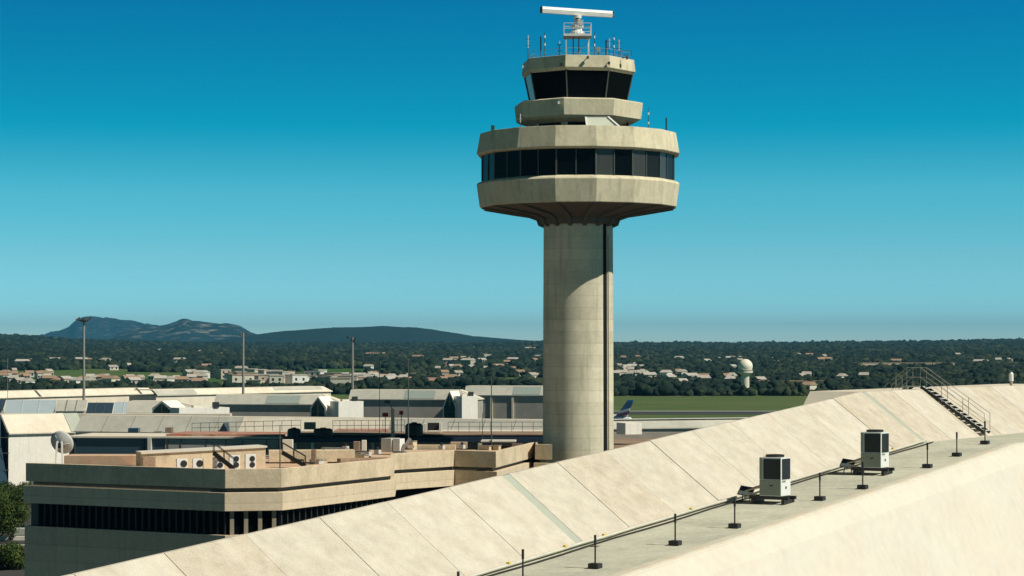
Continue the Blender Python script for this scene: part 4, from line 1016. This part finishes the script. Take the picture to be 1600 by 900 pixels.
module((338, 617), (500, 617.5), 497, 622, 652, 'gabled terminal hall with a pointed green window and skylight, second from left', glassf=(.5, .82), blk=(519, 562, 627), gwid=11.5)
module((548, 609), (715, 609.5), 702.5, 613, 655, 'gabled terminal hall with tall pointed green window, nearest left of the tower', glassf=(.52, .8), blk=(713, 741, 619), gwid=9.5, drop=8.6, sh_=2.0)
t, a, b, d, nr = hall('terminal_hall', 'terminal hall whose right end is hidden behind the tower shaft', 'building', (728, 603), (880, 603.5), 8.4, 2.1, 2.2, m_termg, m_termw)
on_slope(a, b, d, nr, .5, .78, .08, .95, 2.1, 2.2, m_skyl, 'skylight', t)
for f in (.12, .28, .5): mb().box(a+d*((b-a).length*f)-nr*1.95-Z*(a.z-.0), .5, .3, a.z-2.5, d, nr).build('wall_rib', m_term, t)
module((200, 627), (262, 627), 253, 629, 649.5, 'small gabled hall with a green triangular window at left', drop=8.6, sh_=1.9, gwid=14.5, hip=9, blk=(268, 352, 637))
# far left glazed strips
for a_ in ((-30, 6, 625, 640, m_slate, 'narrow dark slate glazed roof at the left frame edge'), (6, 86, 625, 647, m_skyl2, 'pale blue glazed roof at far left'), (86, 134, 625, 642, m_termg, 'grey concrete roof between the pale and slate glazed roofs'),
           (134, 176, 629, 647, m_slate, 'dark slate glazed roof beside the grey concrete roof'), (176, 222, 628, 648, m_skyl2, 'pale blue glazed roof just left of the green triangle gable')):
    D_ = 395.; x0, x1 = T(a_[0], D_), T(a_[1], D_); zt2 = E-(a_[2]-HZ)/F*(D_+2.2); zb2 = E-(a_[3]-HZ)/F*D_
    t = thing('glazed_roof', a_[5], 'roof', Vector(((x0+x1)/2, D_+3, 0)), 'glazed roofs at far left')
    q = [Vector((x0, D_+2.2, zt2)), Vector((x1-.15, D_+2.2, zt2)), Vector((x1-.15, D_, zb2)), Vector((x0, D_, zb2))]
    mb().hull(q, [p-Z*.1 for p in q]).build('sloping_pane', a_[4], t); mb().box(Vector(((x0+x1)/2, D_+3.5, 0)), x1-x0, 6.4, zb2-.1).build('wall', m_term, t)
    m = mb()
    for i in range(1, 3): p, p2 = lerp(q[0], q[1], i/3), lerp(q[3], q[2], i/3); m.bar(p+Z*.06, p2+Z*.06, .08)
    m.build('glazing_bar', m_whited if a_[4] is m_skyl2 else m_mull, t)
mb_ = gbox('parapet_wall', 'pale parapet wall under the glazed roofs at far left', 'wall', -40, 360, 646.5, 660, 352, 2, m_term)
# left building: cream, glazed gable
t, a, b, d, nr = hall('pier_hall', 'cream hall with dark glazed gable at the left frame edge', 'building', (2, 648), (106, 646), 9.5, 2.7, 2.6, m_term, m_wallw, back=2, zbase=0)
on_slope(a, b, d, nr, .93, 1.14, 0, 1, 2.7, 2.6, m_strip, 'drain_strip', t)
dd = (b-a).normalized()
g0 = a-dd*.1-Z*.2; q = [g0-dd*2.6-nr*1.2, g0, g0-nr*2.6-Z*2.7, Vector((g0.x, g0.y, 0))-nr*2.6, Vector((g0.x, g0.y, 0))-dd*2.6-nr*2.6]
mb().hull(q, [p+nr*.3 for p in q]).build('glazed_gable', m_slate, t)
m = mb()
for zz in (.5, 2.4, 4.9, 7.2): m.bar(Vector((g0.x-2.6, g0.y, zz))-nr*2.8, Vector((g0.x, g0.y, zz))-nr*2.8, .12)
m.build('glazing_bar', m_mull, t)
# long grey sloped roof, front row, cream right half
t, a, b, d, nr = hall('long_hall', 'long grey sloped terminal roof in front of the gabled halls', 'building', (128, 649), (856, 656.5), 9.5, 2.25, 2.3, m_termg, m_term, back=3)
on_slope(a, b, d, nr, .365, .68, .02, .98, 2.25, 2.3, m_term, 'pale_roof_field', t)
L_ = (b-a).length
for px in (373,):
    f = (px-128)/728.
    c = a+d*(L_*f)-nr*1.0-Z*.8; w = 1.0*10/F*c.y; h = 16/F*c.y
    G = [c-d*w-Z*h, c+d*w-Z*h, c]; G = [p-nr*1.6 for p in G]; mb().hull(G, [p+nr*2.4 for p in G]).build('dormer_window', m_slate, t)
for i in range(1, 16): on_slope(a, b, d, nr, i/16-.0005, i/16+.0005, 0, 1, 2.25, 2.3, m_termw, 'joint', t, .02)

# right of the tower: low hall, brown roof, white block
t, a, b, d, nr = hall('long_hall', 'grey low hall with a pale roof edge right of the tower', 'building', (940, 656), (1200, 653), 10.6, 1.3, 1.4, m_termg, m_termw, back=1.4)
mb().box(lerp(a, b, .5)-nr*.2+Z*.02, (b-a).length, .42, .1, d, nr).build('roof_edge', m_wallw, t)
t, p, q, d, nr = wallbox('brown_roofed_block', 'flat brown-roofed block just right of the tower foot', 'building', PD(930, 712, 12.2)[:2], PD(1120, 712, 12.2)[:2], 52, 0, E-12.2, m_brown)
m = mb(); m.box((p+q)/2+nr*51+Z*(E-12.2), (q-p).length+20, 1.5, .9, d, nr); m.build('rear_parapet', m_termw, t)
o = gbox('lift_house', 'small white rooftop block beside the tower shaft under the aircraft tail', 'hut', 970, 998, 661, 679, 290, 3, m_wallw, rot=.35)

# ------------------------------------------------------------------ airliner
m_fus = M('fuselage_white', (.72, .73, .75), .35, .03, .2); 
tail_m = bpy.data.materials.new('tail_livery'); tail_m.use_nodes = True; n = tail_m.node_tree; bb = n.nodes['Principled BSDF']; bb.inputs['Roughness'].default_value = .35
tcn = n.nodes.new('ShaderNodeTexCoord'); sx = n.nodes.new('ShaderNodeSeparateXYZ'); n.links.new(tcn.outputs['Object'], sx.inputs[0])
AD = 452.; apos = Vector((T(985, AD), AD, 0)); nosep = Vector((T(846, AD+26), AD+26, 0)); fwd = (nosep-apos); LF = fwd.length; fwd.normalize(); side = Vector((-fwd.y, fwd.x, 0))
mu = n.nodes.new('ShaderNodeMath'); mu.operation = 'MULTIPLY_ADD'; mu.inputs[1].default_value = -.3; n.links.new(sx.outputs[0], mu.inputs[0]); n.links.new(sx.outputs[2], mu.inputs[2])
cr = n.nodes.new('ShaderNodeValToRGB'); cr.color_ramp.interpolation = 'CONSTANT'
mrr = n.nodes.new('ShaderNodeMapRange'); mrr.inputs[1].default_value = 5.2; mrr.inputs[2].default_value = 10.6; n.links.new(mu.outputs[0], mrr.inputs[0])
n.links.new(mrr.outputs[0], cr.inputs[0]); e_ = cr.color_ramp.elements; e_[0].position = 0; e_[0].color = (.72, .73, .75, 1); e_[1].position = .12; e_[1].color = (.17, .012, .05, 1)
for pos, c_ in ((.33, (.7, .7, .74, 1)), (.37, (.17, .012, .05, 1)), (.50, (.72, .74, .78, 1)), (.60, (.01, .10, .30, 1)), (.82, (.0, .24, .46, 1))):
    k_ = e_.new(pos); k_.color = c_
n.links.new(cr.outputs[0], bb.inputs['Base Color'])
plane = thing('airliner', 'white airliner with a blue and maroon tail fin just right of the shaft', 'airliner', apos)
fz = 5.3
secs = [(0, .35, .9), (2, .9, .55), (5, 1.5, .25), (8, 1.85, 0), (LF-6, 1.85, 0), (LF-3, 1.6, -.1), (LF-1.2, 1.05, -.25), (LF, .15, -.45)]
vs = []; fs = []
for dist, r, dz in secs:
    for j in range(20): a = 6.2832*j/20; c = apos+fwd*dist+Z*(fz+dz); vs.append(c+side*math.cos(a)*r+Z*math.sin(a)*r)
for i in range(len(secs)-1):
    for j in range(20): fs.append((i*20+j, i*20+(j+1) % 20, (i+1)*20+(j+1) % 20, (i+1)*20+j))
fs += [list(range(20)), list(range(len(vs)-20, len(vs)))]
mb().add(vs, fs).build('fuselage', m_fus, plane, smooth=True)
def fin(pts3, th, name, mat, nrm):
    mb().hull([p-nrm*th for p in pts3], [p+nrm*th for p in pts3]).build(name, mat, plane)
tb = apos+Z*(fz+1.2)
zt3 = E-(625-HZ)/F*AD
fin([tb+fwd*4.9, tb+fwd*1.2, apos+fwd*(-.9)+Z*(zt3), apos+fwd*.7+Z*zt3], .16, 'tail_fin', tail_m, side)
for s_ in (-1, 1):
    fin([tb-Z*1.0+fwd*4, tb-Z*1.0+fwd*1.4, tb-Z*.9+fwd*.6+side*s_*4.2, tb-Z*.9+fwd*1.6+side*s_*4.2], .1, 'tailplane', m_fus, Z)
    w = apos+fwd*(LF*.45)+Z*(fz-1.1)
    fin([w+fwd*3.5, w-fwd*3, w-fwd*5+side*s_*14+Z*1.2, w-fwd*3.6+side*s_*14+Z*1.2], .15, 'wing', m_fus, Z)
    e2 = w+side*s_*5+fwd*2-Z*1.0; mb().tube(e2+fwd*2, e2-fwd*1.6, 1.0, 16, .6).build('engine', m_fus, plane)
    mb().tube(w+side*s_*3-fwd*1-Z*.3, Vector(((w+side*s_*3-fwd).x, (w+side*s_*3-fwd).y, .5)), .15).build('landing_gear', m_dark, plane)
    c = w+side*s_*3-fwd; mb().tube(Vector((c.x, c.y, .55))-side*.35, Vector((c.x, c.y, .55))+side*.35, .55, 14).build('wheel', m_dark, plane)
c = apos+fwd*(LF-4); mb().tube(Vector((c.x, c.y, fz-1.5)), Vector((c.x, c.y, .4)), .12).build('landing_gear', m_dark, plane)
mb().tube(Vector((c.x, c.y, .42))-side*.25, Vector((c.x, c.y, .42))+side*.25, .42, 14).build('wheel', m_dark, plane)
c = apos+fwd*(LF-1.7)+Z*(fz+.45); mb().box(c, 1.2, .5, .45, side, fwd).build('cockpit_window', m_glass, plane)

# ------------------------------------------------------------------ radome
b = Vector((T(1164.5, 1045), 1045, 0)); t = thing('radome_tower', 'pale ball radome on a white column beyond the airfield grass', 'radome', b)
mb().lathe(b, [(1.9, 0), (1.85, 8.6), (3.0, 9.4), (3.5, 9.7), (3.5, 10.6), (2.2, 10.6)], 24).build('column', m_wall, t)
pr_ = [(3.45*math.sin(R(a)), 12.7-3.45*math.cos(R(a))) for a in range(40, 181, 10)]
mb().lathe(b, pr_, 28, cap=False).build('radome', M('radome_shell', (.82, .77, .64), .6, .04), t, smooth=True)
m = mb(); m.lathe(b, [(3.6, 10.9), (3.6, 11.05)], 24); m.build('platform_rail', m_wall, t)
# ------------------------------------------------------------------ floodlight masts
def flood(px, ytop, D, kind, label):
    b = Vector((T(px, D), D, 0)); zt4 = E-(ytop-HZ)/F*D; t = thing('floodlight_mast', label, 'light mast', b, 'tall floodlight masts behind the terminal')
    mb().tube(b, b+Z*zt4, .34, 12, .22).build('pole', m_lamp, t)
    if kind == 0:
        c = b+Z*(zt4-.5); mb().lathe(c, [(.5, -.3), (1.3, 0), (1.3, .12), (.5, .12)], 12).build('head_frame', m_mull, t)
        for i in range(6):
            a = (i-2.5)*.55; p = c+Vector((a*1.1, -.5 if i % 2 else .5, -.05+.25*(i % 2))); mb().box(p, .42, .3, .45).build('floodlight', m_mull, t)
        m = mb(); m.bar(c+Vector((-1.7, 0, .3)), c+Vector((1.7, 0, .3)), .1); m.build('crossbar', m_mull, t)
    elif kind == 1:
        c = b+Z*(zt4-.2); m = mb(); m.bar(c+Vector((-1, 0, 0)), c+Vector((.9, 0, 0)), .14); m.build('crossbar', m_mull, t)
        for dx in (-.8, .7): mb().box(c+Vector((dx, -.1, -.35)), .35, .3, .35).build('floodlight', m_mull, t)
    else:
        c = b+Z*(zt4-.3); m = mb(); m.bar(c+Vector((-1.3, 0, .25)), c+Vector((.3, 0, .1)), .12); m.build('crossbar', m_mull, t)
        for dx, dz in ((-1.2, .1), (-.2, -.5), (.35, -.8), (.6, -.2)): mb().box(c+Vector((dx, -.1, dz)), .42, .35, .4).build('floodlight', m_dark, t)
flood(131, 497, 480, 0, 'tall floodlight mast with a crown of lamps, leftmost'); flood(380, 520, 500, 1, 'tall floodlight mast with a plain crossbar, middle of three'); flood(551, 527, 540, 2, 'tall floodlight mast with a lopsided lamp head, rightmost of three')

# ------------------------------------------------------------------ bottom-left walls and trees
gbox('boundary_wall', 'pale concrete boundary wall at the lower left frame edge', 'wall', -60, 60, 838, 849, 236, .5, m_wall); gbox('walkway_roof', 'grey-green flat walkway roof behind the pale boundary wall', 'roof', -60, 60, 826, 837, 243, 2, m_strip)
gbox('boundary_wall', 'lower pale wall just below the boundary wall at lower left', 'wall', -60, 55, 851.5, 862, 230, .5, m_wall)
def tree(x, y, h, r, n, label, seed, squash=.75):
    rnd = random.Random(seed); b = Vector((x, y, 0)); t = thing('tree', label, 'tree', b, 'trees at the lower left')
    m = mb(); tp = b+Vector((.2, .1, h-r)); m.tube(b, tp, .2, 8, .12)
    for i in range(7):
        a = rnd.uniform(0, 6.28); q = tp+Vector((math.cos(a)*r*.7, math.sin(a)*r*.7, rnd.uniform(-.2, .7)*r)); m.tube(tp-Z*rnd.uniform(0, .8), q, .08, 5, .03)
    m.build('trunk', m_trunk, t)
    m = mb(); lobes = []
    for i in range(16):
        a = rnd.uniform(0, 6.28); rr = r*rnd.uniform(.2, .75); lobes.append((tp+Vector((math.cos(a)*rr, math.sin(a)*rr, rnd.uniform(-.5, .75)*r*squash)), r*rnd.uniform(.25, .45)))
    for i in range(n):
        c, lr = rnd.choice(lobes); v = Vector((rnd.gauss(0, 1), rnd.gauss(0, 1), rnd.gauss(0, 1))).normalized()*lr*rnd.uniform(.6, 1.08)
        p = c+v; s_ = rnd.uniform(.07, .16); nn3 = (v.normalized()+Vector((rnd.gauss(0, .5), rnd.gauss(0, .5), rnd.gauss(0, .5)))).normalized()
        x3 = nn3.orthogonal().normalized(); y3 = nn3.cross(x3); m.add([p-x3*s_, p+y3*s_*.5, p+x3*s_, p-y3*s_*.5], [(0, 1, 2, 3)])
    m.build('crown', m_leaf, t)
tree(T(18, 236), 236, 5.9, 3.1, 14000, 'dense dark tree at the left edge below the cream hall', 1)
tree(T(-22, 233), 233, 5.6, 2.9, 9000, 'tree at the left edge half cut off by the frame', 5)
tree(T(20, 262), 262, 5.2, 3.4, 9000, 'tree behind the dense dark one, its crown showing at the building corner', 8)
tree(T(10, 205), 205, 2.7, 2.3, 9000, 'lighter green bushy tree in the bottom left corner', 2)

for o in bpy.data.objects:
    if '_o' in o: del o['_o']
